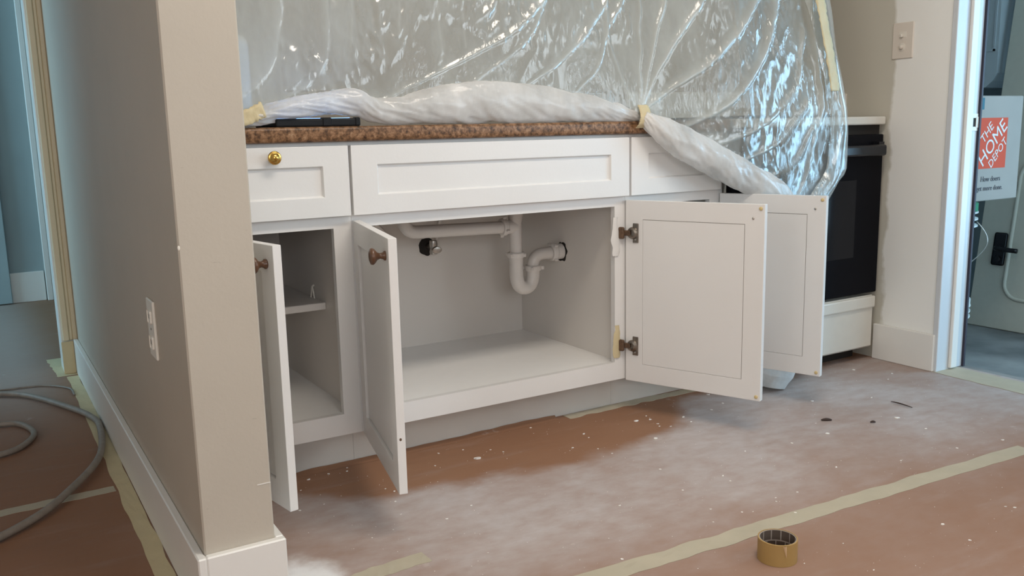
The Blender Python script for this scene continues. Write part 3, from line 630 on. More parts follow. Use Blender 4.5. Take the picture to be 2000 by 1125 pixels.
for x, z0_, z1_, a_ in ((0.60, 1.10, 1.5, .004), (0.675, 1.05, 1.35, .003), (0.735, 1.14, 1.6, .005), (0.845, 1.08, 1.3, .003), (0.93, 1.12, 1.7, .005), (1.0, 1.05, 1.25, .003), (1.10, 1.15, 1.5, .005), (1.19, 1.10, 1.4, .003)):
    fold([(x, z0_), (x + 0.012, (z0_ + z1_) / 2), (x + 0.006, z1_)], a_, 0.012)
fold([(2.10, 0.60), (2.17, 0.80), (2.22, 1.0), (2.2, 1.3), (2.2, 2.4)], 0.030, 0.030)
fold([(1.75, 0.83), (1.95, 0.90), (2.10, 1.02), (2.16, 1.2)], 0.020, 0.022)
fold([(1.85, 0.78), (2.02, 0.84), (2.14, 0.96)], 0.022, 0.022)
fold([(1.95, 0.72), (2.08, 0.76), (2.18, 0.88)], 0.020, 0.018)
X, Z = X0, Z0
xf, zf = X.ravel(), Z.ravel(); out = np.zeros(xf.shape)
for i in range(len(xf)):
    x, z = xf[i], zf[i]
    if z > 1.6: out[i] = 0.004 * noise.noise((x * 14, z * 3, 0.3)); continue
    a = 1 - abs(noise.noise((x * 16 - z * 5, z * 5 + x * 2, 0.0))) * 2
    b = 1 - abs(noise.noise((x * 34, z * 20 + x * 8, 3.1))) * 2
    c = noise.noise((x * 5, z * 5, 7.7))
    wgt = 0.6 + 0.9 * max(0, noise.noise((x * 3.1, z * 4.2, 11.0))) + (0.8 if x > 1.85 else 0)
    cm = max(0.0, min(1.0, 3.5 * (noise.noise((x * 5.0, z * 7.0, 31.0)) + 0.06)))
    if cm > 0 and (0.42 < x < 1.5 and z > 1.0 or x > 1.72):
        out[i] += 0.0026 * cm * (1 - 2.2 * abs(noise.noise((x * 38, z * 19 - x * 12, 41.0)))) + 0.0004 * cm * (1 - 2.2 * abs(noise.noise((x * 80, z * 40, 43.0))))
    out[i] += 0.0022 * a * wgt + 0.0009 * b * wgt * (1.6 if x > 1.85 else 1.0) + 0.006 * c
Yg = Yg - out.reshape(X.shape) * sstep(0.0, 0.03, vv)
idx = np.arange(nu * nv).reshape(nv, nu)
fc = np.stack([idx[:-1, :-1], idx[:-1, 1:], idx[1:, 1:], idx[1:, :-1]], -1).reshape(-1, 4)
me = bpy.data.meshes.new('film'); me.from_pydata(np.stack([X, Yg, Z], -1).reshape(-1, 3).tolist(), [], fc.tolist()); me.shade_smooth(); me.materials.append(MATS['film'])
la = me.attributes.new('layers', 'FLOAT', 'POINT'); la.data.foreach_set('value', np.clip(LY + 0.55 * sstep(0.30, 0.52, -X + 0.82) * sstep(1.05, 1.25, -Z + 2.3), 0, 1).ravel().astype(np.float32))
fo = bpy.data.objects.new('film', me); C.objects.link(fo); fo.parent = pls; fo.matrix_parent_inverse = Matrix.Translation(-Vector(pls.location))
# the edge of the sheet is folded back on itself beside the stove
bm = bmesh.new(); rows = []
for i in range(90):
    z = 0.30 + (2.42 - 0.30) * (i / 89) ** 1.4; xr = float(XR(z)); row = []
    for k_ in range(14):
        t = k_ / 13; w = 0.10 + 0.03 * math.sin(z * 5)
        x = xr - w * t + 0.004
        y = float(ybase(np.float64(xr - w * t), np.float64(z))) - 0.028 * math.sin(PI * (0.15 + 0.85 * t)) - 0.008 * noise.noise((x * 30, z * 7, 2.0)) - 0.012
        row.append(bm.verts.new((x, y, z)))
    rows.append(row)
for a, b in zip(rows, rows[1:]):
    for k_ in range(13): bm.faces.new((a[k_], a[k_ + 1], b[k_ + 1], b[k_]))
obj('folded_edge', bm, 'film', pls, smooth=True)
def roll(name, stations, seg=56, sub=22, amp=0.006, sd=0.0, freq=1.0):
    """Bunched roll of plastic: stations are (centre, in-plane radius, depth radius)."""
    cs = spline([s[0] for s in stations], sub); n = len(cs); ts = np.linspace(0, len(stations) - 1, n)
    ra = np.interp(ts, range(len(stations)), [s[1] for s in stations]); rb = np.interp(ts, range(len(stations)), [s[2] for s in stations])
    bm = bmesh.new(); rg = []
    acc = 0.0
    for i, p in enumerate(cs):
        t = (cs[min(i + 1, n - 1)] - cs[max(i - 1, 0)]).normalized(); dep = Vector((0, -1, 0)); dep = (dep - t * dep.dot(t)).normalized(); inp = t.cross(dep)
        if i: acc += (cs[i] - cs[i - 1]).length
        row = []
        for k_ in range(seg):
            a = 2 * PI * k_ / seg; tw = a + acc * 9.0
            q = noise.noise((math.cos(tw) * 1.6, math.sin(tw) * 1.6, acc * 9 * freq + sd)) + 0.5 * (1 - 2.6 * abs(noise.noise((math.cos(tw) * 2.6, math.sin(tw) * 2.6, acc * 17 * freq + sd + 9)))) + 0.13 * (1 - 2.6 * abs(noise.noise((math.cos(tw) * 6, math.sin(tw) * 6, acc * 40 * freq + sd + 19))))
            f = 1.0 + amp * q / max(ra[i], 0.01)
            row.append(bm.verts.new(p + inp * math.cos(a) * ra[i] * f + dep * math.sin(a) * rb[i] * f))
        rg.append(row)
    for a, b in zip(rg, rg[1:]):
        for k_ in range(seg): bm.faces.new((a[k_], a[(k_ + 1) % seg], b[(k_ + 1) % seg], b[k_]))
    bm.faces.new(rg[0][::-1]); bm.faces.new(rg[-1])
    return obj(name, bm, 'film_roll', pls, smooth=True)
H = [(0.173, 0.952, 0.914), (0.26, 0.952, 0.914), (0.33, 0.958, 0.918), (0.40, 0.975, 0.930), (0.49, 0.993, 0.943), (0.59, 1.006, 0.940), (0.65, 0.980, 0.922), (0.73, 0.986, 0.917), (0.82, 1.010, 0.916), (0.95, 1.028, 0.916), (1.10, 1.022, 0.916), (1.27, 0.999, 0.915), (1.40, 0.975, 0.914), (1.47, 0.955, 0.913), (1.505, 0.942, 0.915)]
roll('rolled_hem', [((x, -0.004, (a + b) / 2), (a - b) / 2, 0.030 if 0.3 < x < 1.45 else 0.022) for x, a, b in H], amp=0.0055)
H2 = [((1.50, -0.040, 0.925), 0.018, 0.018), ((1.545, -0.060, 0.892), 0.036, 0.028), ((1.62, -0.075, 0.850), 0.047, 0.036), ((1.72, -0.082, 0.803), 0.050, 0.040), ((1.82, -0.090, 0.757), 0.050, 0.040), ((1.93, -0.100, 0.708), 0.046, 0.038), ((2.02, -0.110, 0.660), 0.040, 0.036), ((2.07, -0.118, 0.56), 0.036, 0.034), ((2.08, -0.122, 0.40), 0.034, 0.034), ((2.06, -0.118, 0.22), 0.050, 0.04), ((2.035, -0.105, 0.11), 0.088, 0.055), ((2.02, -0.10, 0.055), 0.088, 0.055), ((2.01, -0.10, 0.012), 0.055, 0.045)]
roll('hanging_hem', H2, amp=0.006, sd=20.0)
# masking tape that holds it
def strip3d(name, pts, wdir, width, m, parent, lift=0.0, seed=0.0, rag=0.003, n=12, label=None, wob=0.0):
    cs = spline(pts, n); bm = bmesh.new(); rows = []
    for i, p in enumerate(cs):
        e = [noise.noise((i * 0.7, seed, k_ * 3.0)) * rag for k_ in (0, 1)]
        wv = Vector(wdir).normalized(); up = Vector((0, -1, 0))
        row = []
        for k_ in range(5):
            t = k_ / 4 - 0.5
            q = p + wv * (t * width + (e[0] if k_ == 0 else e[1] if k_ == 4 else 0)) + Vector((0, -1, 0)) * (lift + wob * noise.noise((i * 0.4, t * 3, seed)))
            row.append(bm.verts.new(q))
        rows.append(row)
    for a, b in zip(rows, rows[1:]):
        for k_ in range(4): bm.faces.new((a[k_], a[k_ + 1], b[k_ + 1], b[k_]))
    o = obj(name, bm, m, parent, smooth=True, label=label)
    md = o.modifiers.new('thick', 'SOLIDIFY'); md.thickness = 0.0012
    return o
def onf(x, z, l=0.0): return (x, float(ybase(np.float64(x), np.float64(z))) - l, z)
strip3d('masking_tape', [onf(2.235, 1.0, .045), onf(2.225, 1.08, .05), onf(2.205, 1.2, .055), onf(2.195, 1.3, .055), onf(2.20, 1.5, .055), onf(2.21, 1.9, .05)], (1, 0, 0), 0.042, 'tape_yellow', pls, seed=1.0, rag=0.006, label='cream masking tape strip along the sheet edge', wob=0.004)
strip3d('masking_tape', [(1.508, -0.030, 0.962), (1.503, -0.046, 0.945), (1.498, -0.056, 0.925), (1.494, -0.053, 0.905), (1.492, -0.040, 0.893)], (1, 0, 0), 0.040, 'tape_yellow', pls, seed=2.0, rag=0.004, label='masking tape holding the roll at the counter edge')
strip3d('masking_tape', [(0.185, -0.040, 0.908), (0.23, -0.040, 0.922), (0.30, -0.038, 0.935), (0.355, -0.036, 0.956)], (-0.3, 0, 1), 0.036, 'tape_yellow', pls, seed=3.0, rag=0.010, label='crumpled masking tape at the left end of the roll', wob=0.004)

# things on the counter behind the plastic
o = thing('tablet', 'flat black device case lying on the countertop edge', 'device', (0.50, 0.07, 0.914))
obj('case', B(0.385, 0.598, -0.024, 0.16, 0.9145, 0.934, bev=0.004, seg=2), 'device_black', o)
for a_, b_ in ((0.585, 0.6), (0.50, 0.525)): obj('corner_guard', B(a_, b_, -0.026, -0.004, 0.9143, 0.9362, bev=0.003), 'device_black', o)
obj('screen', B(0.40, 0.585, 0.01, 0.15, 0.934, 0.9355), 'blue_cover', o, label='bright blue face')
o = thing('countertop_appliance', 'white box-shaped appliance behind the plastic next to the stub wall', 'appliance', (0.29, 0.30, 0.914))
obj('housing', B(0.185, 0.40, 0.20, 0.42, 0.920, 1.155, bev=0.028, seg=4), 'appliance_white', o, smooth='auto')
for a_ in (0.20, 0.36):
    for c_ in (0.22, 0.38): obj('foot', B(a_, a_ + 0.025, c_, c_ + 0.025, 0.9142, 0.925), 'grey_mark', o)
obj('badge', B(0.215, 0.262, 0.197, 0.2005, 1.105, 1.128), 'grey_mark', o, label='small dark badge')
for i in range(9):
    obj('marking', B(0.225 + i * 0.016, 0.225 + i * 0.016 + 0.007, 0.1985, 0.2003, 1.010, 1.018 if i % 3 else 1.015), 'grey_mark', o)

# ------------------------------------------------------------------ floor tape
def floor_strip(name, pts, width, m, lab, seed=0.0, rag=0.004, z=0.0012, wrinkle=0.0015, group=None):
    cs = spline([(p[0], p[1], 0) for p in pts], 14); bm = bmesh.new(); rows = []; n = len(cs)
    for i, p in enumerate(cs):
        t = (cs[min(i + 1, n - 1)] - cs[max(i - 1, 0)]).normalized(); nn = Vector((-t.y, t.x, 0)); row = []
        for k_ in range(5):
            s = k_ / 4 - 0.5; e = rag * noise.noise((i * 0.35, k_ * 2.0, seed)) if k_ in (0, 4) else 0
            row.append(bm.verts.new(p + nn * (s * width + e) + Vector((0, 0, z + wrinkle * max(0, noise.noise((i * 0.5, s * 4, seed + 5)))))))
        rows.append(row)
    for a, b in zip(rows, rows[1:]):
        for k_ in range(4): bm.faces.new((a[k_], a[k_ + 1], b[k_ + 1], b[k_]))
    g = bmesh.ops.extrude_face_region(bm, geom=bm.faces[:]); 
    for v_ in g['geom']:
        if isinstance(v_, bmesh.types.BMVert): v_.co.z = 0.0003
    return tag(obj(name, bm, m, smooth=False), lab, 'tape', group)
floor_strip('masking_tape_strip', [(0.60, -0.812), (0.95, -0.835), (1.3, -0.852), (1.65, -0.872), (2.15, -0.90)], 0.052, 'tape_floor', 'long pale masking tape seam running past the tape roll', 1.0, 0.007)
floor_strip('masking_tape_strip', [(0.25, -0.575), (0.36, -0.556), (0.49, -0.548)], 0.048, 'tape_floor', 'short masking tape piece on the floor in front of the left cabinet', 2.0)
floor_strip('masking_tape_strip', [(2.71, -0.285), (2.705, -0.5), (2.70, -0.8), (2.70, -1.1)], 0.13, 'tape_floor', 'wide pale tape strip across the garage doorway sill', 3.0, 0.006)
floor_strip('masking_tape_strip', [(1.27, 0.050), (1.5, 0.052), (1.68, 0.048), (1.83, 0.045)], 0.040, 'tape_floor', 'masking tape along the toe kick under the sink cabinet', 4.0, 0.010)
floor_strip('masking_tape_strip', [(-0.003, -0.60), (0.0, -0.2), (0.001, 0.4), (0.002, 1.0), (0.001, 1.55)], 0.038, 'tape_yellow', 'yellow masking tape along the stub wall baseboard', 5.0, 0.006)
floor_strip('masking_tape_strip', [(-0.70, 0.22), (-0.4, 0.232), (-0.2, 0.24), (-0.022, 0.246)], 0.042, 'tape_floor', 'masking tape seam crossing the hallway floor under the grey hose', 6.0, 0.004, z=0.0008)
floor_strip('masking_tape_strip', [(-0.012, 1.57), (-0.02, 1.72), (-0.03, 1.9)], 0.07, 'tape_yellow', 'yellow tape on the floor at the hallway doorway', 7.0, 0.006)
tag(obj('tape_wrap', boxes([(-0.022, 0.020, 1.596, 1.6, 0.0015, 0.128)], bev=0.001), 'tape_yellow'), 'yellow tape wrapped on the foot of the hallway door casing', 'tape')

# tape roll
o = thing('tape_roll', 'nearly empty roll of tan masking tape standing on the floor', 'tape roll', (1.100, -0.966, 0))
RR = 0.0405; HH = 0.048
obj('tape', lathe(bmesh.new(), [(RR - 0.0025, 0.0), (RR, 0.0004), (RR, HH - 0.0004), (RR - 0.0025, HH), (RR - 0.0025, 0.0)], Matrix.Identity(4), 64), 'tape_roll', o, smooth='auto', local=True)
def core_mat():
    m = mat('core_print', (0.30, 0.25, 0.21), 0.8); nt = m.node_tree; N = nt.nodes; L = nt.links; b = N['Principled BSDF']
    for l in list(b.inputs['Base Color'].links): L.remove(l)
    tc = N.new('ShaderNodeTexCoord'); sep = N.new('ShaderNodeSeparateXYZ'); L.new(tc.outputs['Object'], sep.inputs[0])
    at = N.new('ShaderNodeMath'); at.operation = 'ARCTAN2'; L.new(sep.outputs[1], at.inputs[0]); L.new(sep.outputs[0], at.inputs[1])
    cb = N.new('ShaderNodeCombineXYZ'); L.new(at.outputs[0], cb.inputs[0]); L.new(sep.outputs[2], cb.inputs[1])
    br = N.new('ShaderNodeTexBrick'); br.inputs['Scale'].default_value = 1.0; br.inputs['Mortar Size'].default_value = 0.06
    mp = N.new('ShaderNodeMapping'); mp.inputs['Scale'].default_value = (2.0, 42.0, 1); mp.inputs['Rotation'].default_value = (0, 0, 0.0); L.new(cb.outputs[0], mp.inputs[0]); L.new(mp.outputs[0], br.inputs[0])
    br.inputs['Brick Width'].default_value = 1.1; br.inputs['Row Height'].default_value = 1.0
    br.inputs['Color1'].default_value = (0.085, 0.06, 0.045, 1); br.inputs['Color2'].default_value = (0.12, 0.09, 0.07, 1); br.inputs['Mortar'].default_value = (0.36, 0.31, 0.27, 1)
    L.new(br.outputs[0], b.inputs['Base Color'])
core_mat()
obj('cardboard_core', lathe(bmesh.new(), [(RR - 0.0045, 0.0002), (RR - 0.0026, 0.0002), (RR - 0.0026, HH - 0.001), (RR - 0.0045, HH - 0.001), (RR - 0.0045, 0.0002)], Matrix.Identity(4), 64), 'core_print', o, smooth='auto', local=True, label='dark printed cardboard core')
bm = bmesh.new(); rows = []
for i in range(7):
    t = i / 6; a = math.radians(-117 - 2 + 7 * t); z_ = HH * (1 - 0.02 - 0.55 * t)
    rows.append([bm.verts.new((math.cos(a + d) * (RR + 0.0006 + 0.003 * e * (1 - t)), math.sin(a + d) * (RR + 0.0006 + 0.003 * e * (1 - t)), z_)) for d, e in ((-0.07 * (1 - t), 0), (0.0, 1), (0.10 * (1 - t) + 0.01, 0.2))])
for a, b in zip(rows, rows[1:]):
    for k_ in range(2): bm.faces.new((a[k_], a[k_ + 1], b[k_ + 1], b[k_]))
obj('tape_flap', bm, 'tape_side', o, local=True, smooth=True, label='torn tape end lifting from the roll')

# ------------------------------------------------------------------ hose in the hallway
hp = [(-0.60, 1.50), (-0.42, 1.49), (-0.246, 1.39), (-0.155, 1.29), (-0.061, 1.08), (-0.004, 0.91), (0.006, 0.76), (-0.032, 0.47), (-0.136, 0.235), (-0.222, 0.115), (-0.34, 0.02), (-0.5, -0.03)]
tag(obj('hose', tube(bmesh.new(), spline([(x, y, 0.013 + (0.004 if i in (7, 8) else 0)) for i, (x, y) in enumerate(hp)], 10), 0.0095, 12), 'hose', smooth=True), 'long grey hose curving across the hallway floor to the baseboard', 'hose')
hp = [(-0.55, 1.00), (-0.40, 1.02), (-0.258, 1.0), (-0.203, 0.962), (-0.172, 0.84), (-0.207, 0.73), (-0.268, 0.68), (-0.42, 0.64), (-0.6, 0.62)]
tag(obj('hose', tube(bmesh.new(), spline([(x, y, 0.0105) for x, y in hp], 10), 0.0085, 12), 'hose', smooth=True), 'tight inner loop of pale hose on the hallway floor', 'hose')
hp = [(-0.6, 1.62), (-0.42, 1.56), (-0.244, 1.48), (-0.113, 1.455), (-0.03, 1.36), (-0.02, 1.25)]
tag(obj('cord', tube(bmesh.new(), spline([(x, y, 0.0045) for x, y in hp], 10), 0.0035, 8), 'hose', smooth=True), 'thin dark cord lying behind the grey hose', 'cord')

# ------------------------------------------------------------------ debris
CH = [(0.862, -0.104, 9.5), (0.791, -0.007, 4.2), (0.861, -0.021, 2.8), (0.926, -0.066, 2.8), (1.123, 0.029, 3.7), (1.222, -0.108, 5.1), (1.216, -0.142, 2.9), (1.369, -0.26, 6.5), (1.424, -0.106, 7.7), (1.469, -0.119, 4.6), (1.462, -0.162, 4.6), (1.451, -0.183, 3.8), (1.481, -0.084, 3.1), (1.569, -0.159, 5.5), (1.558, -0.206, 3.8), (1.478, -0.203, 3.8), (1.225, -0.45, 3.9), (1.179, -0.588, 3.1), (0.993, -0.573, 3.5), (0.828, -0.791, 4.0), (0.704, -0.613, 2.1), (0.948, -0.101, 3.4), (1.127, -0.185, 3.5), (1.192, -0.284, 2.7), (1.182, -0.233, 2.8), (1.798, -0.027, 6.0), (1.691, -0.156, 4.8), (1.768, -0.125, 4.1), (2.02, -0.276, 5.1), (2.443, -0.108, 5.9), (2.207, -0.361, 4.4), (2.438, -0.255, 3.8), (2.511, -0.217, 3.9), (2.092, -0.539, 8.2), (1.806, -0.515, 6.9), (1.854, -0.431, 3.1), (1.661, -0.51, 4.4), (1.505, -0.481, 3.5), (1.328, -0.576, 3.9), (1.319, -0.612, 3.2), (1.333, -0.749, 3.1), (1.318, -0.765, 3.0), (1.402, -0.755, 3.1), (1.157, -0.71, 2.9), (1.206, -0.763, 2.9), (1.229, -0.775, 2.3), (1.306, -0.834, 4.1), (1.113, -0.764, 2.3), (1.614, -0.7, 4.1), (1.528, -1.06, 4.8), (1.734, -1.083, 3.3), (1.746, -1.098, 4.6), (1.503, -1.138, 3.5), (1.268, -0.998, 2.2), (1.129, -1.013, 2.1), (1.222, -1.109, 2.6), (1.793, -0.765, 3.6), (2.074, -0.647, 4.0), (2.162, -0.827, 4.8), (1.999, -0.794, 3.8), (0.42, 0.016, 5.3), (0.478, 0.023, 4.0), (0.525, 0.013, 3.3), (0.535, 0.037, 2.7), (0.338, -0.164, 3.6), (0.4, -0.16, 2.4), (0.38, -0.043, 2.6), (0.576, -0.185, 3.1), (0.564, -0.157, 2.5), (0.553, -0.245, 3.0), (0.533, -0.321, 2.9), (0.484, -0.388, 2.2), (0.696, -0.371, 2.9), (0.612, -0.406, 3.4), (0.427, -0.4, 2.2), (0.608, -0.607, 2.6), (0.741, -0.086, 3.3)]
chip_me = []
for s in range(5):
    bm = bmesh.new(); n = 7
    top = [bm.verts.new((math.cos(2 * PI * i / n) * random.uniform(0.6, 1.15), math.sin(2 * PI * i / n) * random.uniform(0.35, 0.7), random.uniform(0.2, 0.5))) for i in range(n)]
    bot = [bm.verts.new((v_.co.x, v_.co.y, 0.0)) for v_ in top]
    bm.faces.new(top); bm.faces.new(bot[::-1])
    for i in range(n): bm.faces.new((bot[i], bot[(i + 1) % n], top[(i + 1) % n], top[i]))
    bmesh.ops.recalc_face_normals(bm, faces=bm.faces); m_ = bpy.data.meshes.new('paint_chip'); bm.to_mesh(m_); bm.free(); m_.materials.append(MATS['chip']); chip_me.append(m_)
for i, (x, y, s) in enumerate(CH):
    c = bpy.data.objects.new('paint_chip', chip_me[i % 5]); C.objects.link(c)
    c.location = (x, y, 0.0004); k_ = s * 0.001 * (1.35 if i == 0 else 1.15); c.scale = (k_, k_, k_ * 0.8); c.rotation_euler = (0, 0, random.uniform(-0.9, 0.5))
    if i == 0: tag(c, 'largest white paint chip, lying on the brown paper before the toe kick', 'paint chip', 'white chips on the floor')
    else:
        if y < -0.88: zl = 'small white chip on the brown paper beyond the long tape seam'
        elif x < 0.72: zl = 'small white chip on the paper before the two left doors'
        elif x > 1.6 and y > -0.66: zl = 'small white chip on the dusty paper right of the open sink door'
        elif y > -0.32: zl = 'small white chip on the paper just before the sink cabinet'
        else: zl = 'small white chip on the dusty paper between sink cabinet and long tape seam'
        tag(c, zl, 'paint chip', 'chips ' + zl.split('chip ')[1])
bm = bmesh.new()
for i in range(700):
    x = random.uniform(0.3, 2.6); y = random.uniform(-1.3, 0.05); s = random.choice((0.0006, 0.0008, 0.0010, 0.0014))
    a = random.random() * 6
    vs = [bm.verts.new((x + math.cos(a + k_ * 2.1) * s * random.uniform(0.8, 1.6), y + math.sin(a + k_ * 2.1) * s, 0.0004)) for k_ in range(3)]; tp = bm.verts.new((x, y, 0.0004 + s * 0.6))
    for k_ in range(3): bm.faces.new((vs[k_], vs[(k_ + 1) % 3], tp))
d = obj('dust_specks', bm, 'chip'); d['kind'] = 'stuff'; tag(d, 'fine white specks scattered over the paper floor', 'dust')
def splinter(name, p, q, w, lab, cat, curve=0.0):
    p, q = Vector((*p, 0.003)), Vector((*q, 0.003)); m_ = (p + q) / 2 + Vector((0, curve, 0.004))
    tag(obj(name, tube(bmesh.new(), arc(p, m_, q, 8), [w * (0.3 + 0.7 * math.sin(PI * (0.08 + 0.84 * i / 8))) for i in range(9)], 7), 'dark_chip', smooth=True), lab, cat)
splinter('twig', (2.215, -0.428), (2.215, -0.505), 0.0022, 'thin dark twig on the floor before the stove', 'twig', 0.012)
splinter('dark_sliver', (1.886, -0.424), (1.912, -0.442), 0.0045, 'dark brown sliver on the floor right of the open doors', 'debris')
splinter('dark_sliver', (1.989, -0.521), (2.001, -0.530), 0.0035, 'tiny dark crumb on the floor beside the brown sliver', 'debris')

# ------------------------------------------------------------------ garage things
o = thing('leaning_door', 'white panelled door leaning on the garage wall with dark lever handle', 'door', (4.12, 0.0, GZ))
bm = bmesh.new(); DW = 0.80
box(bm, 0, 0.042, -DW, 0, 0, 2.0, bev=0.004)
rotd = (0, math.radians(8.0), 0); dl = (4.10, 0.485, GZ + 0.002)
sl = obj('slab', bm, 'door_white', o, loc=dl, rot=rotd)
bm = bmesh.new()
def rrect(bm, x, y0, y1, z0, z1, rad, w, th):
    for (off, xx) in ((0, x),):
        pts = []
        for cx, cz, a0 in ((y1 - rad, z1 - rad, 0), (y0 + rad, z1 - rad, 90), (y0 + rad, z0 + rad, 180), (y1 - rad, z0 + rad, 270)):
            for k_ in range(7): a = math.radians(a0 + 15 * k_); pts.append((xx, cx + rad * math.cos(a), cz + rad * math.sin(a)))
        pts.append(pts[0]); tube(bm, pts, th, 8, cap=False)
rrect(bm, 0.0, -0.64, -0.165, 0.16, 0.85, 0.08, 0, 0.010); rrect(bm, 0.0, -0.64, -0.165, 1.0, 1.8, 0.08, 0, 0.010)
obj('panel_moulding', bm, 'door_white', sl, local=True, smooth=True)
hd = obj('lever_plate', B(-0.012, 0.0, -0.150, -0.085, 0.32, 0.485, bev=0.010, seg=3), 'range_handle', sl, local=True, label='dark oval lever plate')
obj('lever', tube(bmesh.new(), spline([(-0.01, -0.12, 0.405), (-0.05, -0.123, 0.405), (-0.055, -0.165, 0.402), (-0.05, -0.23, 0.400)], 6), 0.012, 12), 'range_handle', hd, local=True, smooth=True)
obj('lock', lathe(bmesh.new(), [(0, 0), (0.018, 0), (0.018, 0.010), (0.012, 0.014), (0, 0.014)], Matrix.Translation((-0.012, -0.118, 0.350)) @ Matrix.Rotation(-PI / 2, 4, 'Y'), 16), 'range_handle', hd, local=True, smooth='auto')

def bucket(z0, h, lab, cx, cy, r0, r1, lid):
    o = thing('bucket', lab, 'bucket', (cx, cy, z0), 'plastic buckets stacked beyond the doorway')
    M = Matrix.Identity(4)
    pr = [(0, 0.002), (r0, 0.002), (r0 + (r1 - r0) * 0.72, h * 0.72)]
    for k_ in range(3):
        z = h * (0.74 + 0.07 * k_); pr += [(r1 - 0.004, z), (r1 + 0.010, z + 0.004), (r1 + 0.010, z + 0.010), (r1 - 0.004, z + 0.014)]
    pr += [(r1, h - 0.03)]
    obj('pail', lathe(bmesh.new(), pr, M, 36), 'bucket_white', o, smooth='auto', local=True)
    obj('lid', lathe(bmesh.new(), [(0, h), (r1, h), (r1 + 0.008, h - 0.004), (r1 + 0.008, h - 0.034), (r1 - 0.002, h - 0.034)], M, 36), lid, o, smooth='auto', local=True)
    if lid == 'bucket_green':
        obj('label_band', lathe(bmesh.new(), [(r0 + (r1 - r0) * 0.10 + 0.001, h * 0.10), (r0 + (r1 - r0) * 0.22 + 0.001, h * 0.22)], M, 36), 'bucket_green', o, smooth=True, local=True)
    ca, sa = math.cos(math.radians(-59)), math.sin(math.radians(-59))
    if lid == 'bucket_green': obj('wire_handle', tube(bmesh.new(), [((r1 + 0.006 + 0.05 * math.sin(PI * k_ / 12) - 0.014 * k_ / 12) * ca, (r1 + 0.006 + 0.05 * math.sin(PI * k_ / 12) - 0.014 * k_ / 12) * sa, h * 0.80 - 0.17 * k_ / 12) for k_ in range(13)], 0.0022, 6), 'chrome', o, local=True, smooth=True)
bx, by = 3.14, 0.062
bucket(GZ, 0.325, 'lower white bucket of the stack beyond the doorway', bx, by, 0.118, 0.140, 'bucket_white')
bucket(GZ + 0.3255, 0.393, 'upper white bucket with green lid under the cardboard box', bx, by, 0.120, 0.146, 'bucket_green')
# cardboard box with its print
BW, BD, BH = 0.45, 0.34, 0.42; bz = GZ + 0.3255 + 0.393 + 0.001
o = thing('cardboard_box', 'white and orange printed moving box on top of the buckets', 'box', (3.275, -0.062 + BD / 2, bz))
bm = boxes([(-BW / 2, BW / 2, -BD / 2, BD / 2, 0, BH)], bev=0.003)
obj('carton', bm, 'carton', o, local=True)
obj('flap_seam', B(-BW / 2 + 0.004, BW / 2 - 0.004, -0.002, 0.002, BH, BH + 0.001), 'print_grey', o, local=True)
def text(body, size, M, m, parent, name, label=None, shear=0.0):
    cu = bpy.data.curves.new('t', 'FONT'); cu.body = body; cu.size = size; cu.align_x = 'CENTER'; cu.align_y = 'CENTER'; cu.extrude = 0.0004; cu.shear = shear; cu.resolution_u = 3
    cu.offset = 0.0
    ob = bpy.data.objects.new('t', cu); C.objects.link(ob)
    dg = bpy.context.evaluated_depsgraph_get(); me = bpy.data.meshes.new_from_object(ob.evaluated_get(dg)); bpy.data.objects.remove(ob)
    me.transform(M); me.name = name; me.materials.clear(); me.materials.append(MATS[m])
    q = bpy.data.objects.new(name, me); C.objects.link(q); q.parent = parent
    if label: q['label'] = label
    return q
fy = -BD / 2
sx0, sx1, sz0, sz1 = -0.076, 0.122, 0.131, 0.333
lg = obj('logo_square', B(sx0, sx1, fy - 0.0008, fy, sz0, sz1), 'print_orange', o, local=True, label='orange-red square emblem')
cxl, czl = (sx0 + sx1) / 2, (sz0 + sz1) / 2
def TM(x, z, ang=0.0, sx=1.0, sz=1.0): return Matrix.Translation((x, fy - 0.0014, z)) @ Matrix.Rotation(PI / 2, 4, 'X') @ Matrix.Rotation(ang, 4, 'Z') @ Matrix.Diagonal((sx, sz, 1, 1))
A = math.radians(45)
text('HOME', 0.080, TM(cxl + 0.001, czl, A, 1.0, 1.0), 'print_white', lg, 'lettering')
text('THE', 0.052, TM(cxl - 0.042, czl + 0.042, A), 'print_white', lg, 'lettering')
text('DEPOT', 0.047, TM(cxl + 0.040, czl - 0.040, A), 'print_white', lg, 'lettering')
text('How doers', 0.030, TM(0.026, 0.088), 'print_grey', o, 'lettering')
text('get more done.', 0.029, TM(0.024, 0.051), 'print_grey', o, 'lettering')
mb = obj('size_mark', B(-0.118, -0.050, fy - 0.0008, fy, 0.366, 0.412), 'print_teal', o, local=True, label='dark teal size square')
text('M', 0.045, TM(-0.084, 0.389), 'print_white', mb, 'lettering')
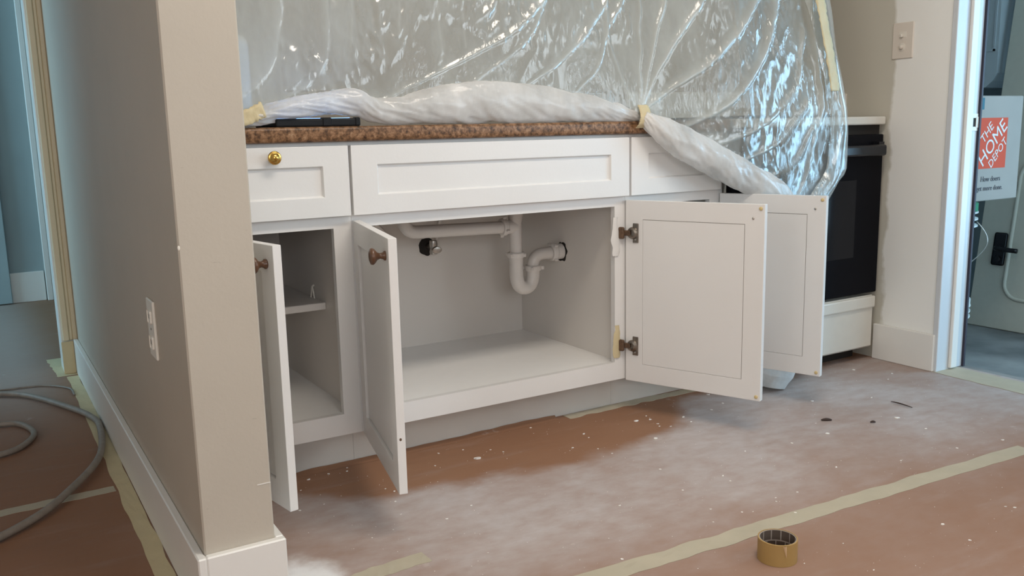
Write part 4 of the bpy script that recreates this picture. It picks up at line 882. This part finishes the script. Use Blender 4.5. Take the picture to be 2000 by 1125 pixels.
# pale tank-like cabinet on the garage wall
o = thing('hanging_tank', 'pale blue-grey tank hanging high on the garage wall', 'tank', (4.4, 0.72, 1.0))
bm = bmesh.new(); prof = [(0.525, 2.2), (0.525, 1.20), (0.522, 1.13), (0.545, 1.09), (0.58, 1.06), (0.95, 1.06), (0.95, 2.2)]
f = [bm.verts.new((4.28, y, z)) for y, z in prof]; g = [bm.verts.new((4.549, y, z)) for y, z in prof]
bm.faces.new(f); bm.faces.new(g[::-1])
for i in range(len(prof)): bm.faces.new((f[i], f[(i + 1) % len(prof)], g[(i + 1) % len(prof)], g[i]))
obj('shell', bm, 'tank_grey', o)
obj('seam_band', boxes([(4.274, 4.28, 0.54, 0.94, 1.24, 1.25), (4.274, 4.28, 0.54, 0.55, 1.24, 2.19)]), 'tank_grey', o)
# far room: a plain door beyond the hallway
o = thing('far_door', 'dim blue-grey flat door in the far room', 'door', (-0.35, 3.46, 0))
obj('slab', B(-0.95, -0.12, 3.452, 3.482, 0.005, 2.05, bev=0.003), 'far_paint', o)
for z0_, z1_ in ((0.25, 0.95), (1.1, 1.9)):
    obj('panel', B(-0.83, -0.24, 3.446, 3.453, z0_, z1_, bev=0.003), 'far_paint', o)

# unseen box light added to the kitchen ceiling for soft overhead light
o = thing('added_ceiling_lamp', 'unseen long box lamp added to the kitchen ceiling for soft overhead light', 'lamp', (0.95, -1.25, 2.44))
obj('housing', B(0.30, 1.60, -1.5, -1.0, 2.395, 2.44, bev=0.006), 'trim_white', o)  # housing of the added ceiling lamp
gm = mat('added_lamp_glass', (0.9, 0.86, 0.8), 0.4); gb = gm.node_tree.nodes['Principled BSDF']; gb.inputs['Emission Color'].default_value = (1, 0.9, 0.76, 1); gb.inputs['Emission Strength'].default_value = 2.0
obj('added_lamp_diffuser', B(0.32, 1.58, -1.48, -1.02, 2.37, 2.395, bev=0.01, seg=2), 'added_lamp_glass', o)
ld = bpy.data.lights.new('added_ceiling_light', 'AREA'); ld.shape = 'RECTANGLE'; ld.size = 1.24; ld.size_y = 0.44; ld.energy = 21; ld.color = (1.0, 0.91, 0.80)
lo = bpy.data.objects.new('added_ceiling_light', ld); C.objects.link(lo); lo.location = (0.95, -1.25, 2.36)
